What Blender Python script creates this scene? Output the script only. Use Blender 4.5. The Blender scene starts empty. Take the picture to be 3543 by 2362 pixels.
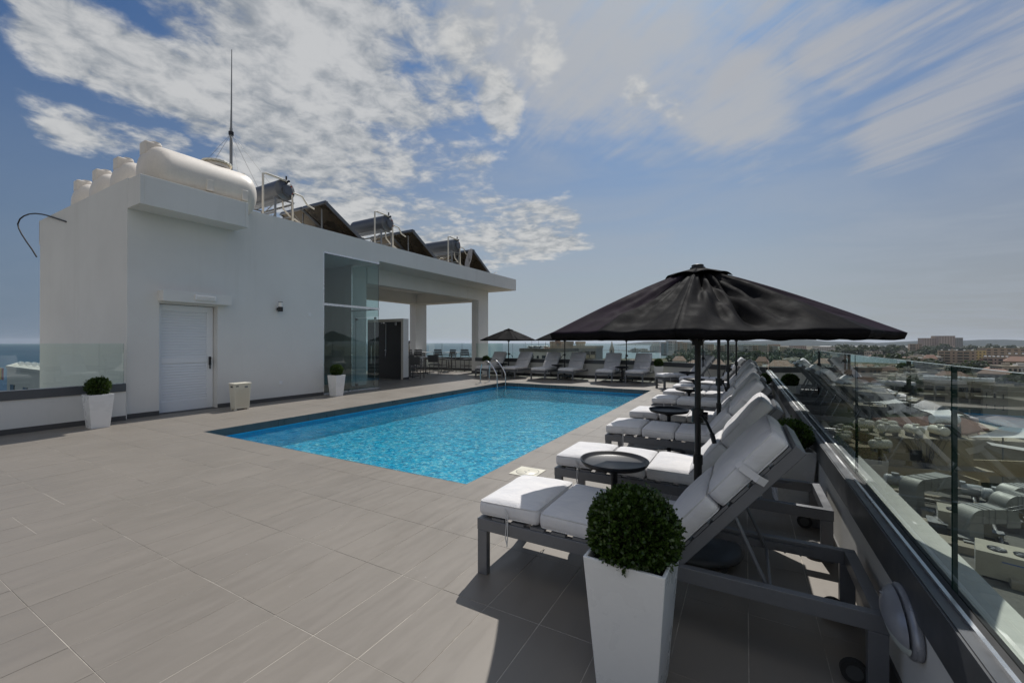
import bpy, math, random
from math import sin, cos, pi, radians, sqrt, atan2, hypot
from mathutils import Vector, Matrix, noise as mnoise
random.seed(7)
sc = bpy.context.scene
col = sc.collection

# ------------------------------------------------------------------ camera
CH = 1.40
YAW, PITCH, FOC = radians(29.08), radians(0.155), 1451.6
cam_d = bpy.data.cameras.new('camera'); cam = bpy.data.objects.new('camera', cam_d)
col.objects.link(cam); sc.camera = cam
cam_d.sensor_width = 36.0; cam_d.sensor_fit = 'HORIZONTAL'
cam_d.lens = FOC / 3543 * 36.0
cam_d.clip_start = 0.05; cam_d.clip_end = 30000
cam.location = (0, 0, CH)
cam.rotation_euler = (radians(90) + PITCH, 0, YAW)
FW = Vector((-sin(YAW) * cos(PITCH), cos(YAW) * cos(PITCH), sin(PITCH)))
RT = Vector((cos(YAW), sin(YAW), 0)); UP = RT.cross(FW)
def ray(u, v):                      # bearing of a point seen in the survey photograph (3543 x 2362)
    return FW + RT * ((u - 1771.5) / FOC) - UP * ((v - 1181) / FOC)
def at(u, v, z):                    # ... where that bearing meets height z
    d = ray(u, v); return Vector((0, 0, CH)) + d * ((z - CH) / d.z)
def far(u, v, dist):                # ... at a given depth
    return Vector((0, 0, CH)) + ray(u, v) * dist

# ------------------------------------------------------------------ world
SUN = Vector((-0.11, 0.74, 1.0)).normalized()
SUN_EL = math.asin(SUN.z); SUN_AZ = atan2(SUN.x, SUN.y)
world = bpy.data.worlds.new('World'); sc.world = world; world.use_nodes = True
class NT:                            # tiny node-graph helper
    def __init__(s, nt): s.nt = nt; nt.nodes.clear()
    def n(s, t, **k):
        nd = s.nt.nodes.new(t)
        for a, b in k.items(): setattr(nd, a, b)
        return nd
    def put(s, sock, v):
        if isinstance(v, bpy.types.NodeSocket): s.nt.links.new(v, sock)
        elif v is not None:
            if isinstance(v, (tuple, list)) and len(v) == 3 and sock.type == 'RGBA': v = (*v, 1)
            sock.default_value = v
    def m(s, op, a, b=None, c=None, clamp=False):
        nd = s.n('ShaderNodeMath', operation=op, use_clamp=clamp)
        s.put(nd.inputs[0], a)
        if b is not None: s.put(nd.inputs[1], b)
        if c is not None: s.put(nd.inputs[2], c)
        return nd.outputs[0]
    def vm(s, op, a, b=None, scale=None):
        nd = s.n('ShaderNodeVectorMath', operation=op)
        s.put(nd.inputs[0], a)
        if b is not None: s.put(nd.inputs[1], b)
        if scale is not None: s.put(nd.inputs['Scale'], scale)
        return nd.outputs['Value'] if op in ('LENGTH', 'DOT_PRODUCT', 'DISTANCE') else nd.outputs[0]
    def mix(s, f, a, b, mode='MIX'):
        nd = s.n('ShaderNodeMix', data_type='RGBA', blend_type=mode)
        s.put(nd.inputs[0], f); s.put(nd.inputs[6], a); s.put(nd.inputs[7], b)
        return nd.outputs[2]
    def ss(s, v, a, b, lo=0.0, hi=1.0):
        nd = s.n('ShaderNodeMapRange', interpolation_type='SMOOTHSTEP')
        s.put(nd.inputs[0], v); s.put(nd.inputs[1], a); s.put(nd.inputs[2], b); s.put(nd.inputs[3], lo); s.put(nd.inputs[4], hi)
        return nd.outputs[0]
    def noise(s, vec, scale, detail=4, rough=0.5, dist=0.0, out=0):
        nd = s.n('ShaderNodeTexNoise')
        if vec is not None: s.put(nd.inputs['Vector'], vec)
        nd.inputs['Scale'].default_value = scale; nd.inputs['Detail'].default_value = detail
        nd.inputs['Roughness'].default_value = rough; nd.inputs['Distortion'].default_value = dist
        return nd.outputs[out]
    def comb(s, x, y, z=0.0):
        nd = s.n('ShaderNodeCombineXYZ'); s.put(nd.inputs[0], x); s.put(nd.inputs[1], y); s.put(nd.inputs[2], z); return nd.outputs[0]

w = NT(world.node_tree)
sky = w.n('ShaderNodeTexSky', sky_type='NISHITA')
sky.sun_disc = False; sky.sun_elevation = SUN_EL; sky.sun_rotation = SUN_AZ
sky.altitude = 0; sky.air_density = 1.0; sky.dust_density = 1.6; sky.ozone_density = 2.0
tc = w.n('ShaderNodeTexCoord'); D = tc.outputs['Generated']
sep = w.n('ShaderNodeSeparateXYZ'); w.put(sep.inputs[0], D)
dx, dy, dz = sep.outputs
az = w.m('ARCTAN2', dx, dy)                       # bearing from +Y
el = w.m('ARCSINE', w.m('MINIMUM', dz, 0.9999))
def azel(u, v):                                   # image-survey bearing of a cloud bank (2352 px wide)
    d = ray(u * 1.50638, v * 1.50638).normalized(); return atan2(d.x, d.y), math.asin(d.z)
P = w.comb(az, el)
nz = w.noise(w.comb(w.m('DIVIDE', dx, w.m('ADD', dz, 0.16)), w.m('DIVIDE', dy, w.m('ADD', dz, 0.16))), 1.3, 3, 0.5, out=1)
Pw = w.vm('ADD', P, w.vm('SCALE', w.vm('SUBTRACT', nz, (0.5, 0.5, 0.5)), scale=0.16))
def bank(p, q, r0, soft=0.75, amp=1.0):            # capsule-shaped bank of cloud between two bearings
    a = Vector((*azel(*p), 0)); b = Vector((*azel(*q), 0)); ab = b - a; L2 = max(ab.length_squared, 1e-6)
    pa = w.vm('SUBTRACT', Pw, tuple(a))
    t = w.m('DIVIDE', w.vm('DOT_PRODUCT', pa, tuple(ab)), L2, clamp=True)
    dd = w.vm('LENGTH', w.vm('SUBTRACT', pa, w.vm('SCALE', tuple(ab), scale=t)))
    return w.m('MULTIPLY', w.ss(dd, r0 * (1 + soft), r0 * (1 - 0.6 * soft)), amp)
def union(L):
    o = L[0]
    for x in L[1:]: o = w.m('MAXIMUM', o, x)
    return o
cum = union([bank((60, 0), (300, 110), 0.024), bank((180, 90), (480, 200), 0.06), bank((480, 220), (700, 280), 0.075),
             bank((520, 30), (760, 120), 0.12), bank((780, 60), (980, 190), 0.12, 1), bank((720, 180), (930, 260), 0.065), bank((960, 20), (1100, 60), 0.06),
             bank((1080, 160), (1130, 240), 0.06), bank((620, 370), (840, 400), 0.08), bank((760, 420), (1060, 470), 0.12), bank((900, 520), (1290, 500), 0.07),
             bank((110, 265), (400, 330), 0.024, 1, 0.75), bank((1180, 40), (1240, 120), 0.06, 1, .8), bank((1450, 210), (1560, 240), 0.035, 1, .75)])
veil = union([bank((1130, 20), (1480, 140), 0.15, 1, 1.25), bank((1480, 130), (1700, 235), 0.11, 1, 1.25), bank((1520, 0), (1800, 110), 0.17, 1, .9)])
streak = union([bank((1880, 130), (2160, 10), 0.035, 1, 1.2), bank((1960, 150), (2300, 10), 0.05, 1, 1.0), bank((2040, 290), (2352, 130), 0.05, 1, 1.3), bank((1700, 150), (1900, -60), 0.05, 1, 1.0)])
den = w.m('ADD', dz, 0.10)
pl = w.comb(w.m('DIVIDE', dx, den), w.m('DIVIDE', dy, den))
n1 = w.noise(pl, 2.1, 10, 0.60, 0.2)
n2 = w.noise(pl, 11.0, 6, 0.6, 0.3)
rot = w.n('ShaderNodeVectorRotate', rotation_type='Z_AXIS'); w.put(rot.inputs[0], pl); rot.inputs['Angle'].default_value = radians(36)
st = w.vm('MULTIPLY', rot.outputs[0], (0.55, 4.2, 1.0))
n3 = w.noise(st, 1.7, 9, 0.64, 0.5)
nA = w.noise(w.vm('MULTIPLY', pl, (1.0, 2.0, 1.0)), 0.9, 5, 0.6, 0.8)
nL = w.noise(pl, 0.85, 3, 0.5, 0.4)
nS = w.m('ADD', w.m('ADD', w.m('MULTIPLY', n1, 0.92), w.m('MULTIPLY', w.m('SUBTRACT', nL, 0.46), 0.75)), w.m('MULTIPLY', n2, 0.34))
body = w.ss(w.m('ADD', w.m('MULTIPLY', cum, 0.40), nS), 0.88, 1.08)
body = w.m('MULTIPLY', body, w.ss(cum, 0.03, 0.45))
ve = w.m('MULTIPLY', w.ss(w.m('ADD', w.m('MULTIPLY', veil, 0.36), w.m('ADD', w.m('ADD', w.m('MULTIPLY', n1, 0.60), w.m('MULTIPLY', n2, 0.16)), w.m('MULTIPLY', n3, 0.50))), 0.78, 1.14), w.ss(veil, 0.0, 0.5))
sk = w.m('MULTIPLY', w.ss(w.m('ADD', w.m('MULTIPLY', streak, 0.34), w.m('MULTIPLY', n3, 1.0)), 0.62, 1.0), w.ss(streak, 0.02, 0.5))
# thin high cloud everywhere, thicker towards the horizon
thin = w.m('MULTIPLY', w.m('MULTIPLY', w.ss(nA, 0.34, 0.72), w.ss(el, 0.90, 0.05, 0.45, 0.75)), w.ss(az, -1.15, -0.35, 0.10, 1.0))
behind = w.m('MULTIPLY', w.ss(nS, 0.60, 0.78), w.ss(w.m('MAXIMUM', w.m('SUBTRACT', 0.0, dy), w.m('SUBTRACT', dz, 0.68)), 0.0, 0.30, 0.0, 0.92))  # unseen cloud overhead and behind the camera, added for fill light
haze = w.ss(el, 0.60, 0.0, 0.0, 0.92)
# sky colour
skyc = w.mix(1.0, sky.outputs[0], (0.28, 0.46, 0.66), 'MULTIPLY')
hz = w.mix(w.ss(az, -1.45, -0.55), (1.60, 2.12, 2.85), (3.85, 4.25, 4.45))
hz = w.mix(w.ss(az, -0.1, 0.45), hz, (3.15, 3.30, 3.50))
c = w.mix(haze, skyc, hz)
c = w.mix(w.m('MULTIPLY', thin, 0.6), c, (3.5, 3.95, 4.6))
cc = w.mix(w.ss(w.m('ADD', w.m('MULTIPLY', n1, .5), w.m('MULTIPLY', n2, .5)), 0.38, 0.60), (2.9, 3.15, 3.4), (6.1, 6.1, 6.0))
cc = w.mix(w.ss(w.m('MAXIMUM', w.m('SUBTRACT', 0.0, dy), w.m('SUBTRACT', dz, 0.68)), 0.0, 0.3), cc, (10.2, 10.0, 9.5))  # out-of-view cloud made brighter to lift the shaded sides
c = w.mix(w.m('MULTIPLY', ve, 0.85), c, (4.5, 4.6, 4.75))
c = w.mix(w.m('MULTIPLY', sk, 0.82), c, (4.1, 4.25, 4.6))
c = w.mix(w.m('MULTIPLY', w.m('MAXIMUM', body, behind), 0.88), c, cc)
# below the horizon: what the sea and far land give back
c = w.mix(w.ss(dz, -0.004, -0.03), c, (1.2, 1.3, 1.4))
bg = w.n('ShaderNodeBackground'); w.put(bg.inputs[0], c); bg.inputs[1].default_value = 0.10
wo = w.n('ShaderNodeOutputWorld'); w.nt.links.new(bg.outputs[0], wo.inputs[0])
world.cycles.sampling_method = 'MANUAL'; world.cycles.sample_map_resolution = 512

# ------------------------------------------------------------------ sun and exposure
sl = bpy.data.lights.new('sun', 'SUN'); sl.energy = 3.85; sl.angle = radians(0.5); sl.color = (1.0, 0.965, 0.91)
so = bpy.data.objects.new('sun', sl); col.objects.link(so)
so.rotation_euler = (-SUN).to_track_quat('-Z', 'Y').to_euler(); so.location = (0, 0, 30)
sc.view_settings.view_transform = 'Standard'; sc.view_settings.look = 'None'
sc.view_settings.exposure = 0.0; sc.view_settings.gamma = 1.0; sc.view_settings.use_curve_mapping = False
sc.render.engine = 'CYCLES'
cy = sc.cycles
cy.max_bounces = 9; cy.diffuse_bounces = 4; cy.glossy_bounces = 4; cy.transmission_bounces = 5; cy.transparent_max_bounces = 24
cy.use_denoising = True; cy.caustics_reflective = False; cy.caustics_refractive = False; cy.sample_clamp_indirect = 4.0
try: cy.denoiser = 'OPENIMAGEDENOISE'
except Exception: pass

# ------------------------------------------------------------------ materials
MATS = {}
def new_mat(name):
    m = bpy.data.materials.new(name); m.use_nodes = True; MATS[name] = m
    return m, NT(m.node_tree)
def finish(g, surf, disp=None):
    o = g.n('ShaderNodeOutputMaterial'); g.nt.links.new(surf, o.inputs[0])
    if disp is not None: g.nt.links.new(disp, o.inputs[2])
def pbsdf(g, color, rough=0.5, metal=0.0, spec=0.5, normal=None, **k):
    b = g.n('ShaderNodeBsdfPrincipled')
    g.put(b.inputs['Base Color'], color); g.put(b.inputs['Roughness'], rough); b.inputs['Metallic'].default_value = metal
    b.inputs['Specular IOR Level'].default_value = spec
    if normal is not None: g.put(b.inputs['Normal'], normal)
    for a, v in k.items(): g.put(b.inputs[a.replace('_', ' ')], v)
    return b.outputs[0]
def bump(g, h, strength=0.2, dist=0.01):
    b = g.n('ShaderNodeBump'); b.inputs['Strength'].default_value = strength; b.inputs['Distance'].default_value = dist
    g.put(b.inputs['Height'], h); return b.outputs[0]
def ocoord(g): return g.n('ShaderNodeTexCoord').outputs['Object']
def gpos(g): return g.n('ShaderNodeNewGeometry').outputs['Position']
def simple(name, c1, rough=0.6, metal=0.0, var=0.12, scale=3.0, bs=0.0, bscale=60, spec=0.5, rvar=0.1, **k):
    """base colour broken up by large and fine noise, optional fine relief"""
    m, g = new_mat(name); o = gpos(g)
    n_ = g.noise(o, scale, 6, 0.6); n_f = g.noise(o, scale * 12, 3, 0.6)
    f = g.m('ADD', g.m('MULTIPLY', n_, 0.65), g.m('MULTIPLY', n_f, 0.35))
    lo = tuple(x * (1 - var) for x in c1); hi = tuple(min(1, x * (1 + var)) for x in c1)
    cc_ = g.mix(g.ss(f, 0.3, 0.7), lo, hi)
    r = g.ss(n_, 0.3, 0.7, max(0.02, rough - rvar), min(1, rough + rvar))
    nm = bump(g, g.noise(o, bscale, 4, 0.6), bs, 0.004) if bs else None
    finish(g, pbsdf(g, cc_, r, metal, spec, nm, **k)); return m
def mk_plaster():
    m, g = new_mat('plaster'); o = gpos(g)
    a = g.noise(o, 0.55, 5, 0.6); s_ = g.noise(g.vm('MULTIPLY', o, (2.6, 2.6, 0.16)), 1.0, 6, 0.7); f = g.noise(o, 34, 4, 0.6)
    cc_ = g.mix(g.ss(a, 0.3, 0.7), (0.70, 0.69, 0.655), (0.755, 0.745, 0.71))
    cc_ = g.mix(g.m('MULTIPLY', g.ss(s_, 0.52, 0.74), 0.22), cc_, (0.56, 0.54, 0.49))
    h = g.m('ADD', g.m('MULTIPLY', g.noise(o, 2.4, 3, 0.5), 1.0), g.m('MULTIPLY', f, 0.12))
    finish(g, pbsdf(g, cc_, 0.86, 0, 0.2, bump(g, h, 0.22, 0.02)))
mk_plaster()
simple('plaster_cream', (0.60, 0.56, 0.50), 0.85, var=0.05, scale=0.6, bs=0.25, bscale=90, spec=0.2)
simple('white_paint', (0.80, 0.80, 0.80), 0.35, var=0.02)
simple('white_plastic', (0.80, 0.80, 0.79), 0.3, var=0.02, scale=5)
simple('cream_plastic', (0.70, 0.66, 0.54), 0.4, var=0.03)
simple('tank_plastic', (0.78, 0.71, 0.62), 0.5, var=0.07, scale=2.2)
simple('aluminium', (0.50, 0.50, 0.51), 0.34, 0.85, var=0.05, scale=2)
simple('rail_aluminium', (0.80, 0.80, 0.80), 0.3, 0.9, var=0.04, scale=2)
simple('lounger_metal', (0.175, 0.18, 0.192), 0.38, 0.3, var=0.06, scale=4)
simple('steel', (0.62, 0.62, 0.62), 0.16, 1.0, var=0.03)
simple('galvanised', (0.26, 0.26, 0.255), 0.5, 0.6, var=0.18, scale=5)
simple('boiler_metal', (0.13, 0.135, 0.145), 0.42, 0.55, var=0.10, scale=2)
simple('pipe_cream', (0.62, 0.57, 0.48), 0.6, var=0.1)
simple('dark_metal', (0.012, 0.012, 0.013), 0.42, 0.1, var=0.1)
simple('table_lacquer', (0.017, 0.018, 0.022), 0.38, 0.0, var=0.05, rvar=0.05, spec=0.3)
simple('rubber', (0.02, 0.02, 0.02), 0.7)
simple('black_plastic', (0.012, 0.012, 0.013), 0.4)
simple('slate', (0.060, 0.064, 0.066), 0.5, var=0.15, scale=4)
simple('pool_edge_tile', (0.085, 0.10, 0.105), 0.35, var=0.14, scale=3)
simple('skirting', (0.075, 0.073, 0.072), 0.55, var=0.1)
simple('dark_panel', (0.028, 0.027, 0.028), 0.4, var=0.2, scale=2)
simple('foil_brown', (0.055, 0.038, 0.018), 0.28, 0.6, var=0.6, scale=2.2)
simple('dish_grey', (0.36, 0.34, 0.33), 0.6, var=0.1)
simple('red_cap', (0.35, 0.04, 0.02), 0.5)
simple('soil', (0.02, 0.014, 0.01), 0.95)
simple('chair_metal', (0.13, 0.125, 0.12), 0.45, 0.3, var=0.08)
simple('chair_fabric', (0.085, 0.085, 0.085), 0.8, var=0.1)
simple('table_white', (0.62, 0.62, 0.62), 0.25)
simple('frosted_glass', (0.58, 0.63, 0.60), 0.35, var=0.03)
simple('lamp_white', (0.82, 0.80, 0.76), 0.3)
simple('ledge_stone', (0.62, 0.61, 0.55), 0.8, var=0.12, scale=1.2, bs=0.3)
simple('beige_wall', (0.344, 0.288, 0.189), 0.9, var=0.14, scale=0.5, bs=0.2, bscale=12)
simple('pale_wall', (0.361, 0.318, 0.258), 0.9, var=0.08, scale=0.15)
simple('tan_wall', (0.378, 0.284, 0.206), 0.9, var=0.08, scale=0.15)
simple('pink_wall', (0.396, 0.301, 0.249), 0.9, var=0.08, scale=0.15)
simple('yellow_wall', (0.56, 0.43, 0.20), 0.9, var=0.08, scale=0.15)
simple('grey_wall', (0.232, 0.224, 0.211), 0.9, var=0.1, scale=0.15)
simple('white_wall', (0.482, 0.464, 0.430), 0.9, var=0.06, scale=0.15)
simple('roof_felt', (0.12, 0.115, 0.10), 0.9, var=0.3, scale=0.3)
simple('roof_cream', (0.32, 0.28, 0.21), 0.9, var=0.16, scale=0.3)
simple('terracotta', (0.20, 0.115, 0.08), 0.85, var=0.2, scale=0.5)
simple('roof_mauve', (0.22, 0.175, 0.17), 0.7, var=0.12, scale=0.4)
simple('pergola_wood', (0.34, 0.21, 0.16), 0.8, var=0.15, scale=1)
simple('sailcloth', (0.72, 0.70, 0.66), 0.8, var=0.04)
simple('lamp_grey', (0.36, 0.37, 0.40), 0.35, 0.3)
simple('duct_metal', (0.27, 0.27, 0.24), 0.55, 0.15, var=0.12, scale=1)
simple('ac_cream', (0.36, 0.33, 0.25), 0.6, var=0.12, scale=1)
simple('window_dark', (0.025, 0.032, 0.038), 0.15, var=0.2)
simple('bark', (0.07, 0.05, 0.035), 0.9)
simple('cable_black', (0.01, 0.01, 0.01), 0.6)
simple('hill_earth', (0.055, 0.065, 0.062), 1.0, var=0.25, scale=0.01, spec=0.0)
simple('salt_flat', (0.62, 0.60, 0.58), 0.9, var=0.1, scale=0.02)
simple('canopy_black', (0.011, 0.0106, 0.0115), 0.70, var=0.3, scale=9, bs=0.25, bscale=240, spec=0.02)
simple('canopy_purple', (0.023, 0.0165, 0.024), 0.72, var=0.25, scale=9, bs=0.3, bscale=240, spec=0.02)
simple('blue_print', (0.03, 0.10, 0.30), 0.5)
simple('sign_red', (0.30, 0.02, 0.05), 0.5); simple('sign_yellow', (0.50, 0.33, 0.03), 0.5)

def mk_cushion():
    m, g = new_mat('cushion'); o = ocoord(g)
    a = g.noise(g.vm('MULTIPLY', o, (1, 2.2, 1)), 7, 5, 0.6, 0.6)
    b = g.noise(o, 380, 2, 0.5)
    h = g.m('ADD', g.m('MULTIPLY', a, 1.0), g.m('MULTIPLY', b, 0.035))
    cc_ = g.mix(g.ss(a, 0.3, 0.7), (0.70, 0.69, 0.70), (0.78, 0.76, 0.75))
    finish(g, pbsdf(g, cc_, 0.85, 0, 0.2, bump(g, h, 0.30, 0.030), Sheen_Weight=0.15))
mk_cushion()
simple('piping', (0.66, 0.65, 0.64), 0.85)

def mk_tile():
    m, g = new_mat('deck_tile'); o = gpos(g)
    gi = g.n('ShaderNodeNewGeometry').outputs['Random Per Island']; oi = g.n('ShaderNodeObjectInfo').outputs['Random']
    rnd = g.m('FRACT', g.m('ADD', gi, oi))
    grain = g.noise(g.vm('MULTIPLY', o, (16.0, 2.2, 1)), 1.0, 6, 0.68, 0.5)
    big = g.noise(o, 0.9, 4, 0.5); fine = g.noise(o, 260, 3, 0.7)
    v = g.m('ADD', g.m('MULTIPLY', grain, 0.5), g.m('ADD', g.m('MULTIPLY', big, 0.35), g.m('MULTIPLY', fine, 0.25)))
    c1 = g.mix(g.ss(v, 0.38, 0.72), (0.200, 0.176, 0.148), (0.222, 0.196, 0.167))
    c2 = g.mix(g.m('MULTIPLY', rnd, 0.6), c1, g.vm('MULTIPLY', c1, (0.93, 0.935, 0.945)))
    spot = g.ss(g.noise(o, 23, 1, 0.5), 0.80, 0.83)
    c3_ = g.mix(g.m('MULTIPLY', spot, 0.35), c2, (0.42, 0.40, 0.37))
    st_ = g.ss(g.noise(o, 0.55, 5, 0.7, 0.5), 0.56, 0.72)
    c3_ = g.mix(g.m('MULTIPLY', st_, 0.16), c3_, (0.15, 0.135, 0.12))
    r = g.ss(g.m('ADD', grain, g.m('MULTIPLY', big, 0.6)), 0.5, 1.1, 0.38, 0.60)
    hh = g.m('ADD', g.m('MULTIPLY', grain, 0.4), g.m('MULTIPLY', fine, 0.35))
    finish(g, pbsdf(g, c3_, r, 0, 0.55, bump(g, hh, 0.22, 0.003)))
mk_tile()
def mk_grout():
    m, g = new_mat('grout'); o = gpos(g)
    f = g.ss(g.noise(o, 1.6, 5, 0.7), 0.36, 0.62)
    finish(g, pbsdf(g, g.mix(f, (0.24, 0.215, 0.185), (0.60, 0.55, 0.48)), 0.95, 0, 0.1))
mk_grout()

def mk_glass(name, tint, ior=1.5, rough=0.0):
    m, g = new_mat(name)
    fr = g.n('ShaderNodeFresnel'); fr.inputs[0].default_value = ior
    t = g.n('ShaderNodeBsdfTransparent'); g.put(t.inputs[0], tint)
    gl = g.n('ShaderNodeBsdfGlossy'); gl.inputs['Roughness'].default_value = rough; g.put(gl.inputs[0], (0.95, 1.0, 0.98))
    geo = g.n('ShaderNodeNewGeometry')
    bf = g.m('SUBTRACT', 1.0, geo.outputs['Backfacing'])
    mx = g.n('ShaderNodeMixShader'); g.put(mx.inputs[0], g.m('MULTIPLY', g.m('MULTIPLY', fr.outputs[0], bf), 2.0, clamp=True))
    g.nt.links.new(t.outputs[0], mx.inputs[1]); g.nt.links.new(gl.outputs[0], mx.inputs[2])
    finish(g, mx.outputs[0])
mk_glass('glass', (0.90, 0.955, 0.935)); mk_glass('window_glass', (0.86, 0.92, 0.91))
simple('glass_edge', (0.006, 0.030, 0.023), 0.3, spec=0.25)

def mk_water():
    m, g = new_mat('pool_water'); o = gpos(g)
    a = g.noise(g.vm('MULTIPLY', o, (1.0, 1.0, 1)), 3.0, 3, 0.55, 0.5)
    b = g.noise(o, 8.5, 3, 0.6, 0.9)
    c_ = g.noise(o, 22, 2, 0.5, 0.6)
    h = g.m('ADD', g.m('MULTIPLY', a, 1.0), g.m('ADD', g.m('MULTIPLY', b, 0.6), g.m('MULTIPLY', c_, 0.30)))
    nm = bump(g, h, 0.42, 0.05)
    fr = g.n('ShaderNodeFresnel'); fr.inputs[0].default_value = 1.33; g.put(fr.inputs['Normal'], nm)
    gl = g.n('ShaderNodeBsdfGlossy'); gl.inputs['Roughness'].default_value = 0.02; g.put(gl.inputs['Normal'], nm)
    tr = g.n('ShaderNodeBsdfTransparent'); g.put(tr.inputs[0], (0.70, 0.95, 1.0))
    rf = g.n('ShaderNodeBsdfRefraction'); rf.inputs['IOR'].default_value = 1.33; rf.inputs['Roughness'].default_value = 0.0
    g.put(rf.inputs['Normal'], nm); g.put(rf.inputs[0], (0.70, 0.95, 1.0))
    mx0 = g.n('ShaderNodeMixShader'); mx0.inputs[0].default_value = 0.35
    g.nt.links.new(tr.outputs[0], mx0.inputs[1]); g.nt.links.new(rf.outputs[0], mx0.inputs[2])
    mx = g.n('ShaderNodeMixShader'); g.put(mx.inputs[0], g.m('MULTIPLY', fr.outputs[0], 1.0, clamp=True))
    g.nt.links.new(mx0.outputs[0], mx.inputs[1]); g.nt.links.new(gl.outputs[0], mx.inputs[2])
    finish(g, mx.outputs[0])
mk_water()
def mk_pooltile_sparkle():
    m, g = new_mat('pool_mosaic_sparkle'); o = gpos(g)
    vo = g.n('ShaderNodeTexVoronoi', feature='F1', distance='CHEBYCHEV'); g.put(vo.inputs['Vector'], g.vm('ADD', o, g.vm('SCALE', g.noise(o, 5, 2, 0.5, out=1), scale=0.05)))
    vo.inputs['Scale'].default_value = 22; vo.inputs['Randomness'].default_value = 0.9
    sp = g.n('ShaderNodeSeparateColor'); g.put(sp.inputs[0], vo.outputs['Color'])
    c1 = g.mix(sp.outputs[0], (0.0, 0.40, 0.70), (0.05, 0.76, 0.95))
    c1 = g.mix(g.ss(sp.outputs[1], 0.70, 0.80), c1, (0.70, 1.0, 1.0))  # bright cells: sun sparkle of the ripples painted into the mosaic
    c1 = g.mix(g.ss(sp.outputs[2], 0.80, 0.88), c1, (0.0, 0.20, 0.42))
    finish(g, pbsdf(g, c1, 0.3, 0, 0.4))
mk_pooltile_sparkle()
def mk_poolwall():
    m, g = new_mat('pool_wall_tile'); o = gpos(g)
    s = g.n('ShaderNodeSeparateXYZ'); g.put(s.inputs[0], o)
    def line(v, p, wd):
        f = g.m('ABSOLUTE', g.m('SUBTRACT', g.m('FRACT', g.m('DIVIDE', v, p)), 0.5)); return g.m('LESS_THAN', f, wd)
    ln = g.m('MAXIMUM', line(g.m('ADD', s.outputs[0], s.outputs[1]), 0.25, 0.014), line(g.m('SUBTRACT', s.outputs[2], 0.02), 0.12, 0.03))
    c1 = g.mix(g.noise(o, 6, 3, 0.6), (0.02, 0.40, 0.74), (0.05, 0.54, 0.84))
    c1 = g.mix(g.m('MULTIPLY', ln, 0.7), c1, (0.01, 0.26, 0.55))
    finish(g, pbsdf(g, c1, 0.25, 0, 0.5))
mk_poolwall()
def mk_sea():
    m, g = new_mat('sea_water'); o = gpos(g)
    a = g.noise(g.vm('MULTIPLY', o, (0.05, 0.05, 1)), 1.0, 6, 0.65)
    pat = g.noise(g.vm('MULTIPLY', o, (0.0012, 0.006, 1)), 1.0, 4, 0.6)
    cc_ = g.mix(g.ss(pat, 0.35, 0.65), (0.006, 0.028, 0.065), (0.012, 0.05, 0.085))
    shl = g.ss(g.m('ADD', g.vm('DISTANCE', o, (-120, 900, -25)), g.m('MULTIPLY', pat, 500)), 1100, 350)
    cc_ = g.mix(g.m('MULTIPLY', shl, 0.75), cc_, (0.028, 0.085, 0.10))
    finish(g, pbsdf(g, cc_, 0.38, 0, 0.30, bump(g, a, 1.0, 0.9)))
mk_sea()
def mk_land():
    m, g = new_mat('land'); o = gpos(g)
    a = g.noise(g.vm('MULTIPLY', o, (0.012, 0.012, 1)), 1.0, 6, 0.65); b = g.noise(g.vm('MULTIPLY', o, (0.09, 0.09, 1)), 1.0, 4, 0.7)
    c1 = g.mix(g.ss(b, 0.35, 0.65), (0.09, 0.07, 0.045), (0.19, 0.15, 0.10))
    c1 = g.mix(g.ss(a, 0.44, 0.58), c1, (0.035, 0.045, 0.022))
    finish(g, pbsdf(g, c1, 0.95, 0, 0.1))
mk_land()
def mk_leaf(name, a, b, rough=0.4):
    m, g = new_mat(name)
    gi = g.n('ShaderNodeNewGeometry').outputs['Random Per Island']
    cc_ = g.mix(gi, a, b)
    p = pbsdf(g, cc_, rough, 0, 0.45)
    t = g.n('ShaderNodeBsdfTranslucent'); g.put(t.inputs[0], g.mix(0.5, cc_, (0.10, 0.16, 0.02)))
    mx = g.n('ShaderNodeMixShader'); mx.inputs[0].default_value = 0.18
    g.nt.links.new(p, mx.inputs[1]); g.nt.links.new(t.outputs[0], mx.inputs[2]); finish(g, mx.outputs[0])
mk_leaf('box_leaf', (0.018, 0.040, 0.008), (0.070, 0.120, 0.022), 0.28)
mk_leaf('pine_leaf', (0.018, 0.030, 0.016), (0.045, 0.060, 0.030), 0.7)
def mk_corr():
    m, g = new_mat('louver_white'); finish(g, pbsdf(g, (0.80, 0.82, 0.84), 0.4))
mk_corr()

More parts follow.
